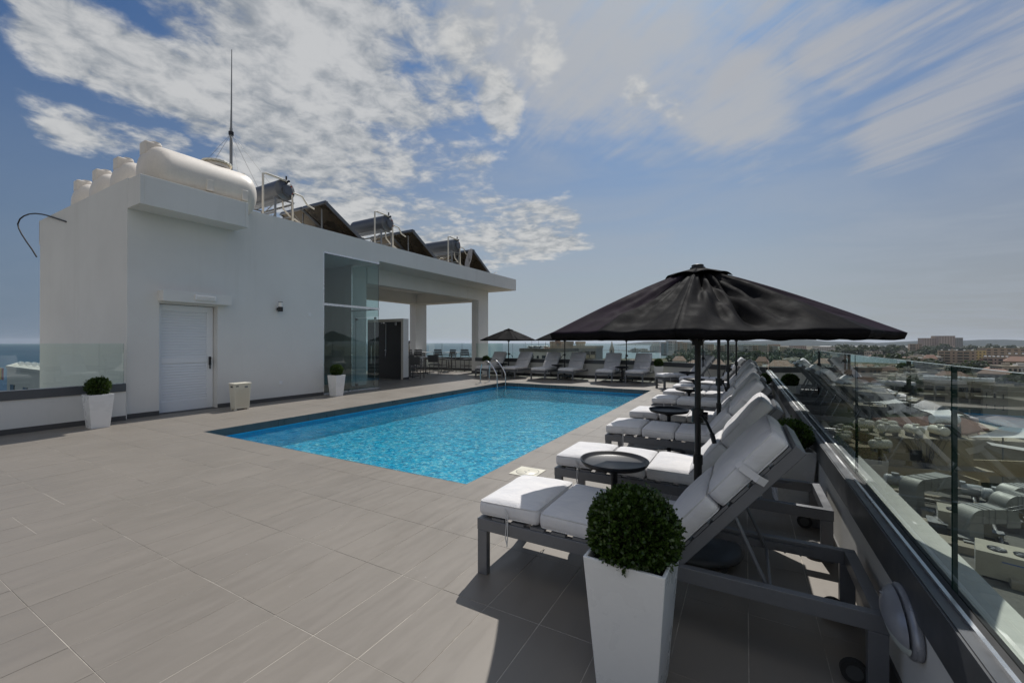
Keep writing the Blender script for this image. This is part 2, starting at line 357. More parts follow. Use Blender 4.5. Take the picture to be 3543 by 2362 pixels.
# ------------------------------------------------------------------ mesh builder
class MB:
    def __init__(s): s.v = []; s.f = []; s.sm = []; s.mi = []
    def add(s, vs, fs, smooth=False, mi=0):
        o = len(s.v); s.v += [tuple(p) for p in vs]
        for f in fs: s.f.append(tuple(i + o for i in f)); s.sm.append(smooth); s.mi.append(mi)
        return s
    def box(s, x0, x1, y0, y1, z0, z1, mi=0):
        vs = [(x0, y0, z0), (x1, y0, z0), (x1, y1, z0), (x0, y1, z0), (x0, y0, z1), (x1, y0, z1), (x1, y1, z1), (x0, y1, z1)]
        return s.add(vs, [(0, 3, 2, 1), (4, 5, 6, 7), (0, 1, 5, 4), (1, 2, 6, 5), (2, 3, 7, 6), (3, 0, 4, 7)], mi=mi)
    def beam(s, p, q, w, h, up=(0, 0, 1), mi=0):     # rectangular bar from p to q
        p = Vector(p); q = Vector(q); d = (q - p).normalized(); sd = d.cross(Vector(up))
        if sd.length < 1e-4: sd = d.cross(Vector((0, 1, 0)))
        sd.normalize(); u = sd.cross(d); a = sd * w / 2; b = u * h / 2
        vs = [p - a - b, p + a - b, p + a + b, p - a + b, q - a - b, q + a - b, q + a + b, q - a + b]
        return s.add(vs, [(0, 1, 2, 3), (7, 6, 5, 4), (0, 4, 5, 1), (1, 5, 6, 2), (2, 6, 7, 3), (3, 7, 4, 0)], mi=mi)
    def prism(s, poly, z0, z1, mi=0):                # vertical extrusion of a plan polygon (counter-clockwise)
        n = len(poly); vs = [(x, y, z0) for x, y in poly] + [(x, y, z1) for x, y in poly]
        fs = [tuple(range(n - 1, -1, -1)), tuple(range(n, 2 * n))] + [(i, (i + 1) % n, n + (i + 1) % n, n + i) for i in range(n)]
        return s.add(vs, fs, mi=mi)
    def cyl(s, p, q, r0, r1=None, n=12, cap=True, mi=0, smooth=True):
        r1 = r0 if r1 is None else r1
        p = Vector(p); q = Vector(q); d = (q - p).normalized()
        a = d.orthogonal().normalized(); b = d.cross(a)
        vs = []
        for (c_, r) in ((p, r0), (q, r1)):
            for i in range(n): t = 2 * pi * i / n; vs.append(c_ + a * (r * cos(t)) + b * (r * sin(t)))
        fs = [(i, (i + 1) % n, n + (i + 1) % n, n + i) for i in range(n)]
        s.add(vs, fs, smooth, mi)
        if cap: s.add(vs, [tuple(range(n - 1, -1, -1)), tuple(range(n, 2 * n))], False, mi)
        return s
    def tube(s, pts, r, n=8, mi=0, cap=True):
        pts = [Vector(p) for p in pts]; vs = []; a = None
        for i, p in enumerate(pts):
            d = (pts[min(i + 1, len(pts) - 1)] - pts[max(i - 1, 0)]).normalized()
            if a is None: a = d.orthogonal().normalized()
            a = (a - d * a.dot(d)).normalized(); b = d.cross(a)
            rr = r[i] if isinstance(r, (list, tuple)) else r
            for k in range(n): t = 2 * pi * k / n; vs.append(p + a * (rr * cos(t)) + b * (rr * sin(t)))
        fs = []
        for i in range(len(pts) - 1):
            for k in range(n): fs.append((i * n + k, i * n + (k + 1) % n, (i + 1) * n + (k + 1) % n, (i + 1) * n + k))
        s.add(vs, fs, True, mi)
        if cap: s.add(vs, [tuple(range(n - 1, -1, -1)), tuple(range(len(vs) - n, len(vs)))], False, mi)
        return s
    def lathe(s, prof, c=(0, 0, 0), n=24, mi=0, M=None):   # prof: (r, z)
        vs = []; c = Vector(c)
        for r, z in prof:
            for k in range(n):
                t = 2 * pi * k / n; p = Vector((r * cos(t), r * sin(t), z))
                if M is not None: p = M @ p
                vs.append(p + c)
        fs = [(i * n + k, i * n + (k + 1) % n, (i + 1) * n + (k + 1) % n, (i + 1) * n + k) for i in range(len(prof) - 1) for k in range(n)]
        s.add(vs, fs, True, mi)
        if prof[0][0] > 1e-5: s.add(vs, [tuple(range(n - 1, -1, -1))], False, mi)
        if prof[-1][0] > 1e-5: s.add(vs, [tuple(range(len(vs) - n, len(vs)))], False, mi)
        return s
    def grid(s, fn, nu, nv, smooth=True, mi=0, closed_u=False):
        vs = [fn(i / nu, j / nv) for j in range(nv + 1) for i in range(nu + 1)]
        fs = [(j * (nu + 1) + i, j * (nu + 1) + i + 1, (j + 1) * (nu + 1) + i + 1, (j + 1) * (nu + 1) + i) for j in range(nv) for i in range(nu)]
        return s.add(vs, fs, smooth, mi)
    def mesh(s, name):
        me = bpy.data.meshes.new(name); me.from_pydata(s.v, [], s.f)
        me.polygons.foreach_set('use_smooth', s.sm); me.polygons.foreach_set('material_index', s.mi); me.update(); return me
    def build(s, name, mat, parent=None, loc=None, rot=None, bev=0.0, kind=None, wn=False):
        me = s.mesh(name)
        for m in (mat if isinstance(mat, (list, tuple)) else [mat]): me.materials.append(MATS[m])
        o = bpy.data.objects.new(name, me); col.objects.link(o); o.parent = parent
        if loc is not None: o.location = loc
        if rot is not None: o.rotation_euler = rot
        if bev:
            b = o.modifiers.new('bevel', 'BEVEL'); b.width = bev; b.segments = 2; b.limit_method = 'ANGLE'; b.angle_limit = radians(50); b.harden_normals = False
        if kind: o['kind'] = kind
        return o
def inst(me_obj, name, parent=None, loc=None, rot=None):     # another object on the same mesh
    o = bpy.data.objects.new(name, me_obj.data); col.objects.link(o); o.parent = parent
    if loc is not None: o.location = loc
    if rot is not None: o.rotation_euler = rot
    return o
def pieces(name, mat, parent, boxes, bev=0.0):
    for b in boxes: MB().box(*b).build(name, mat, parent, bev=bev)
def tag(o, label=None, cat=None, group=None, kind=None):
    if label: o['label'] = label
    if cat: o['category'] = cat
    if group: o['group'] = group
    if kind: o['kind'] = kind
    return o
def empty(name, loc, label, cat, group=None, rz=0.0):
    o = bpy.data.objects.new(name, None); col.objects.link(o); o.location = loc; o.rotation_euler = (0, 0, rz)
    o.empty_display_size = 0.1
    return tag(o, label, cat, group)
KIDS = {}
def kids(o): return [c for c in bpy.data.objects if c.parent is o]
def copy_tree(o, label=None, loc=None, rz=None, _k=None):
    if _k is None:
        _k = {}
        for x in bpy.data.objects:
            if x.parent is not None: _k.setdefault(x.parent, []).append(x)
    c = o.copy(); col.objects.link(c)
    for ch in _k.get(o, []):
        d = copy_tree(ch, _k=_k); d.parent = c
    if label: c['label'] = label
    if loc is not None: c.location = loc
    if rz is not None: c.rotation_euler = (0, 0, rz)
    return c
def rounded(hx, hy, hz, r, nx, ny, nz, puff=0.0, seed=0, wr=0.0):
    """a stuffed rounded box: points of a subdivided box pushed onto a rounded hull, top and bottom puffed"""
    mb = MB(); idx = {}; vs = []
    def vert(i, j, k):
        key = (i, j, k)
        if key in idx: return idx[key]
        p = Vector((2 * i / nx - 1, 2 * j / ny - 1, 2 * k / nz - 1)); q = Vector((p.x * hx, p.y * hy, p.z * hz))
        inn = Vector((max(-hx + r, min(hx - r, q.x)), max(-hy + r, min(hy - r, q.y)), max(-hz + r, min(hz - r, q.z))))
        d = q - inn
        if d.length > 1e-6: q = inn + d.normalized() * r
        e = (1 - p.x ** 4) * (1 - p.y ** 4)
        q.z += puff * e * (1 if p.z > 0.5 else (-0.3 if p.z < -0.5 else 0))
        if wr:
            n_ = mnoise.noise(Vector((q.x * 4 + seed, q.y * 7, seed * 3.1))); n2_ = mnoise.noise(Vector((q.x * 14 + seed, q.y * 11, seed)))
            q.z += wr * (n_ + 0.45 * n2_) * (0.35 + 0.65 * e)
            q.y += wr * 0.5 * mnoise.noise(Vector((q.x * 6, seed, q.z * 9))); q.x += wr * 0.3 * mnoise.noise(Vector((q.y * 6, seed, 4)))
        idx[key] = len(vs); vs.append(q); return idx[key]
    fs = []
    for i in range(nx):
        for j in range(ny):
            fs.append((vert(i, j, nz), vert(i + 1, j, nz), vert(i + 1, j + 1, nz), vert(i, j + 1, nz)))
            fs.append((vert(i, j, 0), vert(i, j + 1, 0), vert(i + 1, j + 1, 0), vert(i + 1, j, 0)))
    for i in range(nx):
        for k in range(nz):
            fs.append((vert(i, 0, k), vert(i + 1, 0, k), vert(i + 1, 0, k + 1), vert(i, 0, k + 1)))
            fs.append((vert(i, ny, k), vert(i, ny, k + 1), vert(i + 1, ny, k + 1), vert(i + 1, ny, k)))
    for j in range(ny):
        for k in range(nz):
            fs.append((vert(0, j, k), vert(0, j, k + 1), vert(0, j + 1, k + 1), vert(0, j + 1, k)))
            fs.append((vert(nx, j, k), vert(nx, j + 1, k), vert(nx, j + 1, k + 1), vert(nx, j, k + 1)))
    mb.add(vs, fs, True); return mb
# ------------------------------------------------------------------ far ground, sea, hills
SEA_Z = -25.0
MB().add([(-14000, -3000, SEA_Z - 0.3), (14000, -3000, SEA_Z - 0.3), (14000, 22000, SEA_Z - 0.3), (-14000, 22000, SEA_Z - 0.3)], [(0, 1, 2, 3)]).build('sea', 'sea_water', kind='structure')
landp = [(-110, -400), (-125, 60), (-150, 200), (-250, 330), (-330, 480), (-250, 640), (-125, 730), (-110, 900), (-150, 1230), (-260, 1330), (-420, 1395), (-560, 1400), (-560, 1425), (-400, 1450), (-230, 1440), (-170, 1600), (-260, 1900), (-330, 2600), (-700, 6000), (-900, 14000), (12000, 14000), (12000, -400)]
MB().add([(x, y, SEA_Z) for x, y in landp], [tuple(range(len(landp) - 1, -1, -1))]).build('land', 'land', kind='structure')
hm = MB(); hp = []
for i in range(81):
    x = -1200 + i * 110; hp.append((x, 5200 + 300 * sin(i * 0.31), 26 + 16 * sin(i * 0.17 + 1) + 9 * sin(i * 0.53) + 5 * sin(i * 1.37) + min(0, (i - 14)) * 3.0))
for i in range(80):
    a, b = hp[i], hp[i + 1]
    hm.add([(a[0], a[1] - 900, SEA_Z), (b[0], b[1] - 900, SEA_Z), b, a, (b[0], b[1] + 3000, SEA_Z), (a[0], a[1] + 3000, SEA_Z)], [(0, 1, 2, 3), (3, 2, 4, 5)], True)
hm.build('hills', 'hill_earth', kind='structure')
MB().add([(420, 3400, SEA_Z + .6), (2300, 3300, SEA_Z + .6), (2500, 3700, SEA_Z + .6), (500, 3900, SEA_Z + .6)], [(0, 1, 2, 3)]).build('salt_flat', 'salt_flat', kind='structure')

# ------------------------------------------------------------------ hotel block under the terrace
hb = empty('hotel_building', (0, 0, 0), 'pale hotel block below the pool terrace', 'building')
DECK = [(0.60, -2.6), (0.60, 14.34), (-2.78, 16.42), (-10.9, 16.20), (-10.9, 17.75), (-16.4, 17.75), (-16.4, 6.0), (-15.35, 6.0), (-15.35, 3.5), (-9.86, 3.5), (-9.86, -2.6)]
m = MB(); n_ = len(DECK)
for i in range(n_):
    (x0, y0), (x1, y1) = DECK[i], DECK[(i + 1) % n_]
    m.add([(x0, y0, SEA_Z), (x1, y1, SEA_Z), (x1, y1, -0.02), (x0, y0, -0.02)], [(0, 3, 2, 1)])
m.build('wall', 'plaster', hb)

# ------------------------------------------------------------------ pool
PX0, PX1, PY0, PY1 = -7.45, -2.4165, 3.42, 12.78
WZ = -0.135; PD = -0.50
pool = MB()
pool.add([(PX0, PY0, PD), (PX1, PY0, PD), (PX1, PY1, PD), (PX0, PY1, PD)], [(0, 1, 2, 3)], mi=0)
pz1 = -0.125
pool.add([(x, y, z) for z in (PD, pz1) for x, y in ((PX0, PY0), (PX1, PY0), (PX1, PY1), (PX0, PY1))], [(0, 4, 5, 1), (1, 5, 6, 2), (2, 6, 7, 3), (3, 7, 4, 0)], mi=1)
po = pool.build('pool', ['pool_mosaic_sparkle', 'pool_wall_tile'], kind='structure')
# dark edge tiles of the rim, one by one where they can be told apart
rim_me = None
def rim_tile(x0, x1, y0, y1):
    return MB().box(x0, x1, y0, y1, pz1, -0.002)
k = 0; L = 0.60
y = PY0
while y < PY1 - 0.05:
    y2 = min(PY1, y + L); rim_tile(PX0 - 0.012, PX0 + 0.004, y + 0.002, y2 - 0.002).build('edge_tile', 'pool_edge_tile', po)
    rim_tile(PX1 - 0.004, PX1 + 0.012, y + 0.002, y2 - 0.002).build('edge_tile', 'pool_edge_tile', po); y = y2
x = PX0
while x < PX1 - 0.05:
    x2 = min(PX1, x + L); rim_tile(x + 0.006, x2 - 0.006, PY1 - 0.004, PY1 + 0.012).build('edge_tile', 'pool_edge_tile', po)
    rim_tile(x + 0.006, x2 - 0.006, PY0 - 0.012, PY0 + 0.004).build('edge_tile', 'pool_edge_tile', po); x = x2
MB().add([(PX0 + .004, PY0 + .004, WZ), (PX1 - .004, PY0 + .004, WZ), (PX1 - .004, PY1 - .004, WZ), (PX0 + .004, PY1 - .004, WZ)], [(0, 1, 2, 3)]).build('pool_water', 'pool_water', kind='structure')

# ------------------------------------------------------------------ deck of individual tiles
deck = MB()
def sub(poly_boxes): pass
B0 = [(-16.4, PX0 - .012, -2.6, 17.75), (PX1 + .012, 0.6, -2.6, 14.3), (PX0 - .012, PX1 + .012, -2.6, PY0 - .012), (PX0 - .012, PX1 + .012, PY1 + .012, 16.2)]
for (a, b, c0, c1) in B0: deck.add([(a, c0, -0.0012), (b, c0, -0.0012), (b, c1, -0.0012), (a, c1, -0.0012)], [(0, 1, 2, 3)])
deck_o = deck.build('deck', 'grout', kind='structure')
TX, TY, OX, OY = 0.3035, 0.5966, -2.4165, 0.70
def inside(x, y):
    if x > 0.62 or y > 17.7 or x < -16.3: return False
    if x > -2.78 and (y - 16.35) > (x + 2.78) * (-2.06 / 3.38): return False
    if y > 16.25 and x > -10.9: return False
    if y < 3.4 and x < -9.86: return False
    if y >= 3.4 and y < 9.2 and x < -9.95 + (y - 3.3) * .0195 and x > -15: return y > 7.3 or False
    return True
rects = []
def clip_add(x0, x1, y0, y1):
    # remove the pool opening
    if x1 <= PX0 or x0 >= PX1 or y1 <= PY0 or y0 >= PY1: rects.append((x0, x1, y0, y1)); return
    if x0 < PX0 - .02: rects.append((x0, PX0 - .012, y0, y1)); x0 = PX0
    if x1 > PX1 + .02: rects.append((PX1 + .012, x1, y0, y1)); x1 = PX1
    if y0 < PY0 - .02: rects.append((x0, x1, y0, PY0 - .012))
    if y1 > PY1 + .02: rects.append((x0, x1, PY1 + .012, y1))
ncol0 = int((-16.4 - OX) / TX) - 1; ncol1 = int((0.6 - OX) / TX) + 1
for i in range(ncol0, ncol1 + 1):
    x0 = OX + i * TX; x1 = x0 + TX
    off = 0.5 * TY if i in (-9, -8) else 0.0
    for j in range(-6, 30):
        y0 = OY + j * TY + off; y1 = y0 + TY
        if off and (y0 > 3.0 or y1 < 0.9): 
            y0 -= off; y1 -= off
        if not inside((x0 + x1) / 2, (y0 + y1) / 2): continue
        x1c = min(x1, 0.53)
        if x1c - x0 < 0.03: continue
        if 3.0 < y0 < 3.2 and PX0 < x0 and x1 < PX1 + 0.1:
            if i % 2: continue
            clip_add(x0, min(x0 + 2 * TX, 0.53), y0, y1)
        else: clip_add(x0, x1c, y0, y1)
def seen(r):
    c_ = Vector(((r[0] + r[1]) / 2, (r[2] + r[3]) / 2, 0)) - Vector((0, 0, CH)); z = c_.dot(FW)
    if z < 0.5: return 0
    u = c_.dot(RT) / z; v = c_.dot(UP) / z
    if abs(u) > 1.26 or abs(v) > 0.86: return 0
    return (r[1] - r[0]) * (r[3] - r[2]) * CH / (c_.length ** 3)
rects.sort(key=lambda r: -seen(r))
g_ = 0.0017
rest = MB(); std = {}
for n, (x0, x1, y0, y1) in enumerate(rects):
    dz = random.uniform(-0.0001, 0.0007)
    if n < 300:
        w_, h_ = round(x1 - x0, 3), round(y1 - y0, 3)
        if (w_, h_) not in std:
            bm = MB(); a, b = w_ / 2 - g_, h_ / 2 - g_; c = 0.0008
            bm.add([(-a, -b, -0.008), (a, -b, -0.008), (a, b, -0.008), (-a, b, -0.008), (-a, -b, -c), (a, -b, -c), (a, b, -c), (-a, b, -c),
                    (-a + c, -b + c, 0), (a - c, -b + c, 0), (a - c, b - c, 0), (-a + c, b - c, 0)],
                   [(0, 1, 5, 4), (1, 2, 6, 5), (2, 3, 7, 6), (3, 0, 4, 7), (4, 5, 9, 8), (5, 6, 10, 9), (6, 7, 11, 10), (7, 4, 8, 11), (8, 9, 10, 11)])
            std[(w_, h_)] = bm.build('tile', 'deck_tile', deck_o); std[(w_, h_)].location = ((x0 + x1) / 2, (y0 + y1) / 2, dz); continue
        inst(std[(w_, h_)], 'tile', deck_o, ((x0 + x1) / 2, (y0 + y1) / 2, dz))
    else: rest.box(x0 + g_, x1 - g_, y0 + g_, y1 - g_, -0.008, dz)
rest.build('far_tiles', 'deck_tile', deck_o, kind='stuff')

# skimmer / access lid set in the deck
t = empty('access_lid', (-2.06, 4.05, 0.001), 'square white plastic access lid in the deck beside the pool corner', 'access cover')
MB().box(-.15, .15, -.15, .15, -.004, .006).build('frame', 'cream_plastic', t, bev=.002)
MB().lathe([(0.0, .010), (.118, .010), (.122, .006)], n=36).build('round_lid', 'cream_plastic', t)
MB().lathe([(.1225, .0062), (.1225, .0075), (.126, .0075), (.126, .0062)], n=36).build('seam', 'galvanised', t)
pieces('mark', 'galvanised', t, [(-.012, .012, .03, .036, .010, .0118), (-.006, .006, -.05, -.02, .010, .0118), (-.035, -.02, -.012, -.006, .010, .0118)])

# ------------------------------------------------------------------ parapets with glass balustrades
def pane_mb(x0, x1, y0, y1, z0, z1):
    vs = [(x0, y0, z0), (x1, y0, z0), (x1, y1, z0), (x0, y1, z0), (x0, y0, z1), (x1, y0, z1), (x1, y1, z1), (x0, y1, z1)]
    mb = MB(); mb.add(vs, [(0, 1, 5, 4), (2, 3, 7, 6)], mi=0); mb.add(vs, [(1, 2, 6, 5), (3, 0, 4, 7)], mi=1); mb.add(vs, [(4, 5, 6, 7), (0, 3, 2, 1)], mi=2); return mb
simple('band_metal', (0.10, 0.105, 0.112), 0.42, 0.3, var=0.08)
simple('glass_top_shine', (0.42, 0.50, 0.48), 0.2)  # pale colour stands in for sky reflected on the polished top edge
def parapet(p, q, band, gtop, joints, label, name='parapet_wall', thick=0.27):
    p = Vector((*p, 0)); q = Vector((*q, 0)); d = q - p; Lh = d.length
    t = empty(name, p, label, 'parapet', rz=atan2(d.y, d.x))
    b0, b1 = band
    MB().box(0, Lh, 0, thick, -0.02, b0 + .01).build('wall', 'plaster', t)
    MB().box(0, Lh, 0.085, thick + .015, b0 + .01, b0 + .035).build('ledge', 'ledge_stone', t)
    MB().box(0, Lh, -0.010, 0.0, 0.0, 0.085).build('skirting', 'skirting', t)
    MB().box(0, Lh, -0.016, 0.0, b0, b1).box(0, Lh, -0.010, 0.052, b1, b1 + .006).build('cladding_band', 'band_metal', t)
    MB().box(0, Lh, 0.022, 0.034, b1 + .006, b1 + .016).build('rail', 'rail_aluminium', t)
    MB().box(0, Lh, 0.036, 0.056, b0 + .03, b1 + .012).box(0, Lh, 0.070, 0.082, b0 + .035, b1 + .0).build('gasket', 'rubber', t)
    xs = [0.004] + list(joints) + [Lh - 0.004]
    for a, b in zip(xs[:-1], xs[1:]):
        if b - a > 0.05: pane_mb(a + .005, b - .005, 0.057, 0.069, b0 + .05, gtop).build('pane', ['glass', 'glass_edge', 'glass_top_shine'], t)
    return t
js = [y for y in [1.89 + 1.37 * k for k in range(-2, 9)] if y < 14.0]
parapet((0.53, 14.26), (0.53, -2.6), (0.44, 0.59), 1.325, sorted(14.26 - y for y in js), 'low grey banded parapet with glass balustrade along the right of the terrace')
parapet((-2.79, 16.35), (0.53, 14.30), (0.53, 0.68), 1.36, [1.30, 2.6], 'short diagonal parapet with glass panes at the far right corner', thick=0.22)
parapet((-10.86, 16.05), (-2.80, 16.35), (0.555, 0.705), 1.365, [0.35 + 1.55 * k for k in range(1, 5)], 'far end parapet with glass balustrade behind the row of facing loungers', thick=0.22)
parapet((-16.3, 17.5), (-10.3, 17.5), (0.50, 0.64), 1.37, [1.0, 2.3, 3.6, 4.9], 'parapet with glass balustrade behind the dining tables under the canopy', thick=0.22)
parapet((-9.80, -2.6), (-9.80, 3.24), (0.52, 0.655), 1.385, [1.6], 'white parapet with a wide clear glass pane left of the pool house', thick=0.10)

# ------------------------------------------------------------------ pool house
PH = empty('pool_house', (-9.93, 3.30, 0), 'white rendered pool house with louvred door, glass corner and flat canopy roof', 'building', rz=-radians(1.12))
RT0, RB = 4.43, 3.90
w_ = MB()
w_.box(-0.27, 0, 0, 0.48, -0.02, RB); w_.box(-0.27, 0, 0.48, 1.50, 2.17, RB); w_.box(-0.27, 0, 1.50, 4.05, -0.02, RB)
w_.box(-5.38, -0.27, 0, 0.22, SEA_Z, RB)
w_.box(-5.38, -5.16, 0.22, 6.0, SEA_Z, RB)
w_.box(-5.16, -1.62, 6.10, 6.35, -0.02, RB)
w_.box(-1.62, -1.25, 5.99, 6.55, -0.02, RB)
w_.box(-0.27, -0.02, 0.0, 0.22, SEA_Z, -0.03)
w_.build('wall', 'plaster', PH)
MB().box(-3.45, -3.30, 0.22, 6.1, -0.02, RB).build('inner_wall', 'plaster', PH)
MB().box(-3.30, -3.27, 2.2, 5.35, 0.0, 2.42).build('dark_wall_panel', 'dark_panel', PH)
MB().box(-5.46, 0.0, 0.0, 14.45, RB, RT0).box(-5.46, -5.42, -0.0, 0.01, RB, RT0).build('roof', 'plaster', PH)
MB().box(-5.46, -5.38, 0.0, 3.0, 3.84, RB).build('roof_lip', 'plaster', PH)
MB().box(0.0, 0.55, 0.0, 0.06, 3.87, 4.40).box(0.49, 0.55, 0.06, 1.78, 3.87, 4.40).box(0.0, 0.55, 1.78, 1.84, 3.87, 4.40).box(0.0, 0.49, 0.06, 1.78, 3.87, 3.95).build('tank_balcony', 'plaster', PH, bev=.006)
for (a, b, c0, c1) in [(-1.57, -1.19, 13.0, 13.82), (-5.50, -5.10, 13.0, 13.82)]:
    MB().box(a, b, c0, c1, -0.02, RB - .001).build('column', 'plaster', PH)
    MB().box(a - .008, b + .008, c0 - .008, c1 + .008, 0.0, 0.085).build('skirting', 'skirting', PH)
MB().box(-1.57, -1.19, 6.55, 13.0, 3.38, RB).build('beam', 'plaster', PH)
MB().box(-5.10, -1.57, 13.05, 13.75, 3.37, RB).build('beam', 'plaster', PH)
MB().box(-5.50, -5.10, 6.35, 13.0, 3.37, RB).build('beam', 'plaster', PH)
MB().box(0, 0.010, 0, 0.48, 0, 0.085).box(0, 0.010, 1.50, 4.05, 0, 0.085).build('skirting', 'skirting', PH)
MB().box(-0.27, 0.004, .48, 1.50, -0.004, 0.006).build('door_sill', 'skirting', PH)
# hood over the door
MB().box(0, 0.22, 0.46, 1.68, 2.20, 2.41).build('door_hood', 'plaster', PH, bev=.008)
# louvred door
dr = MB(); X0, X1 = -0.215, -0.175
dr.box(X0, X1, .49, .575, .01, 2.16).box(X0, X1, 1.375, 1.49, .01, 2.16).box(X0, X1, .575, 1.375, 2.04, 2.16).box(X0, X1, .575, 1.375, .01, .20).box(X0, X1, .575, 1.375, .98, 1.09).box(X0 - .0, X0 + .008, .575, 1.375, .2, 2.04)
door = dr.build('door', 'louver_white', PH, bev=.003)
sl_ = MB(); sl_.add([(0, 0, 0), (0.026, 0, -0.012), (0.026, 0, 0.006), (0.004, 0, 0.050), (0, 0, 0.054)] + [(0, .8, 0), (0.026, .8, -0.012), (0.026, .8, 0.006), (0.004, .8, 0.050), (0, .8, 0.054)],
        [(4, 3, 2, 1, 0), (5, 6, 7, 8, 9), (0, 1, 6, 5), (1, 2, 7, 6), (2, 3, 8, 7), (3, 4, 9, 8)])
s0 = None
zs = [0.215 + 0.0545 * k for k in range(14)] + [1.105 + 0.0545 * k for k in range(17)]
for z in zs:
    if s0 is None: s0 = sl_.build('slat', 'louver_white', door, (X0 + .008, .575, z))
    else: inst(s0, 'slat', door, (X0 + .008, .575, z))
MB().box(X1, X1 + .018, 1.405, 1.450, .92, 1.10).box(X1 + .018, X1 + .055, 1.415, 1.440, 1.05, 1.075).box(X1 + .04, X1 + .058, 1.40, 1.425, .84, 1.075).build('handle', 'black_plastic', door, bev=.004)
# glass corner
GY0, GY1, TZ = 4.05, 5.97, 2.43
def gp(x0, x1, y0, y1, z0, z1, nm='glass_pane'):
    vs = [(x0, y0, z0), (x1, y0, z0), (x1, y1, z0), (x0, y1, z0), (x0, y0, z1), (x1, y0, z1), (x1, y1, z1), (x0, y1, z1)]
    mb = MB(); ylong = (y1 - y0) > (x1 - x0)
    A = [(1, 2, 6, 5), (3, 0, 4, 7)]; B = [(0, 1, 5, 4), (2, 3, 7, 6)]
    mb.add(vs, A if ylong else B, mi=0); mb.add(vs, (B if ylong else A) + [(4, 5, 6, 7), (0, 3, 2, 1)], mi=1)
    return mb.build(nm, ['window_glass', 'glass_edge'], PH)
gp(-0.035, -0.023, GY0 + .02, GY1, TZ + .03, 3.80); gp(-0.035, -0.023, GY0 + .02, GY1, 0.035, TZ - .03)
gp(-1.24, -0.04, GY1 - .012, GY1, TZ + .03, 3.80); gp(-1.24, -0.04, GY1 - .012, GY1, 2.20, TZ - .03)
gp(-1.24, -1.06, GY1 - .012, GY1, 0.035, 2.19)
MB().box(-0.06, 0.002, GY0, GY1 + .01, TZ - .03, TZ + .03).box(-1.25, -0.06, GY1 - .03, GY1 + .01, TZ - .03, TZ + .0).build('transom', 'rail_aluminium', PH)
pieces('glass_channel', 'rail_aluminium', PH, [(-0.06, 0.002, GY0, GY1 + .01, 0.004, 0.04), (-0.06, 0.0, GY0, GY1, 3.80, 3.84)])
MB().box(-0.09, 0.001, GY0, GY1, 3.84, 3.899).build('lintel', 'plaster', PH)
pieces('mullion', 'rail_aluminium', PH, [(-0.05, 0.0, GY0 - .0, GY0 + .02, 0.04, 3.80), (-1.255, -1.235, GY1 - .03, GY1 + .01, 0.0, 3.84)])
gd = gp(-1.05, -0.19, GY1 - .016, GY1 - .004, 0.03, 2.16, 'glass_door')
pieces('hinge', 'galvanised', gd, [(-1.06, -0.95, GY1 - .03, GY1 + .006, 2.10, 2.17), (-1.06, -0.95, GY1 - .03, GY1 + .006, 0.02, 0.09), (-0.19, -0.13, GY1 - .03, GY1 + .006, 2.12, 2.18), (-0.25, -0.19, GY1 - .03, GY1 + .006, 0.09, 0.16)])
MB().tube([(-0.30, GY1 - .05, 0.75), (-0.30, GY1 - .05, 1.30)], .012).tube([(-0.185, GY1 - .008, 0.05), (-0.185, GY1 - .008, 2.2)], .008).build('pull_bar', 'steel', gd)

def phw(X, Y, z):                       # pool-house local -> world
    a = -radians(1.12); return Vector((-9.93 + X * cos(a) - Y * sin(a), 3.30 + X * sin(a) + Y * cos(a), z))
RZ = -radians(1.12)
# emergency light on the hood
t = empty('emergency_light', phw(0.22, 1.17, 2.31), 'small ribbed emergency light on the door hood', 'emergency light', rz=RZ)
MB().box(0, .035, -.19, .19, -.052, .052).build('housing', 'white_plastic', t, bev=.006)
ml = MB()
for k in range(15):
    for r_ in range(3): ml.box(.035, .046, -.155 + k * .0215, -.143 + k * .0215, -.032 + r_ * .024, -.018 + r_ * .024)
ml.build('lens', 'lamp_white', t)
# wall lamp
t = empty('wall_lamp', phw(0, 2.80, 2.20), 'black and white up-and-down wall lamp on the pool house facade', 'wall lamp', rz=RZ)
MB().cyl((0, 0, 0), (.035, 0, 0), .045, n=20).cyl((.035, 0, -.012), (.10, 0, -.012), .014).build('mount', 'steel', t)
MB().cyl((.13, 0, -.055), (.13, 0, .055), .052, n=24).build('body', 'black_plastic', t)
MB().cyl((.13, 0, .165), (.13, 0, .175), .053, n=24).build('cap', 'black_plastic', t)
MB().cyl((.13, 0, .055), (.13, 0, .165), .044, n=24).build('lamp_shade', 'lamp_white', t)
for (Y, z, lb) in [(3.64, 2.12, 'small square white switch plate high on the facade by the glass'), (2.88, .43, 'small square white socket cover low on the facade')]:
    t = empty('wall_plate', phw(0, Y, z), lb, 'switch plate', rz=RZ)
    MB().box(0, .010, -.045, .045, -.045, .045).build('frame', 'white_plastic', t, bev=.003); MB().box(.010, .016, -.033, .033, -.033, .033).build('cover', 'white_paint', t, bev=.002)

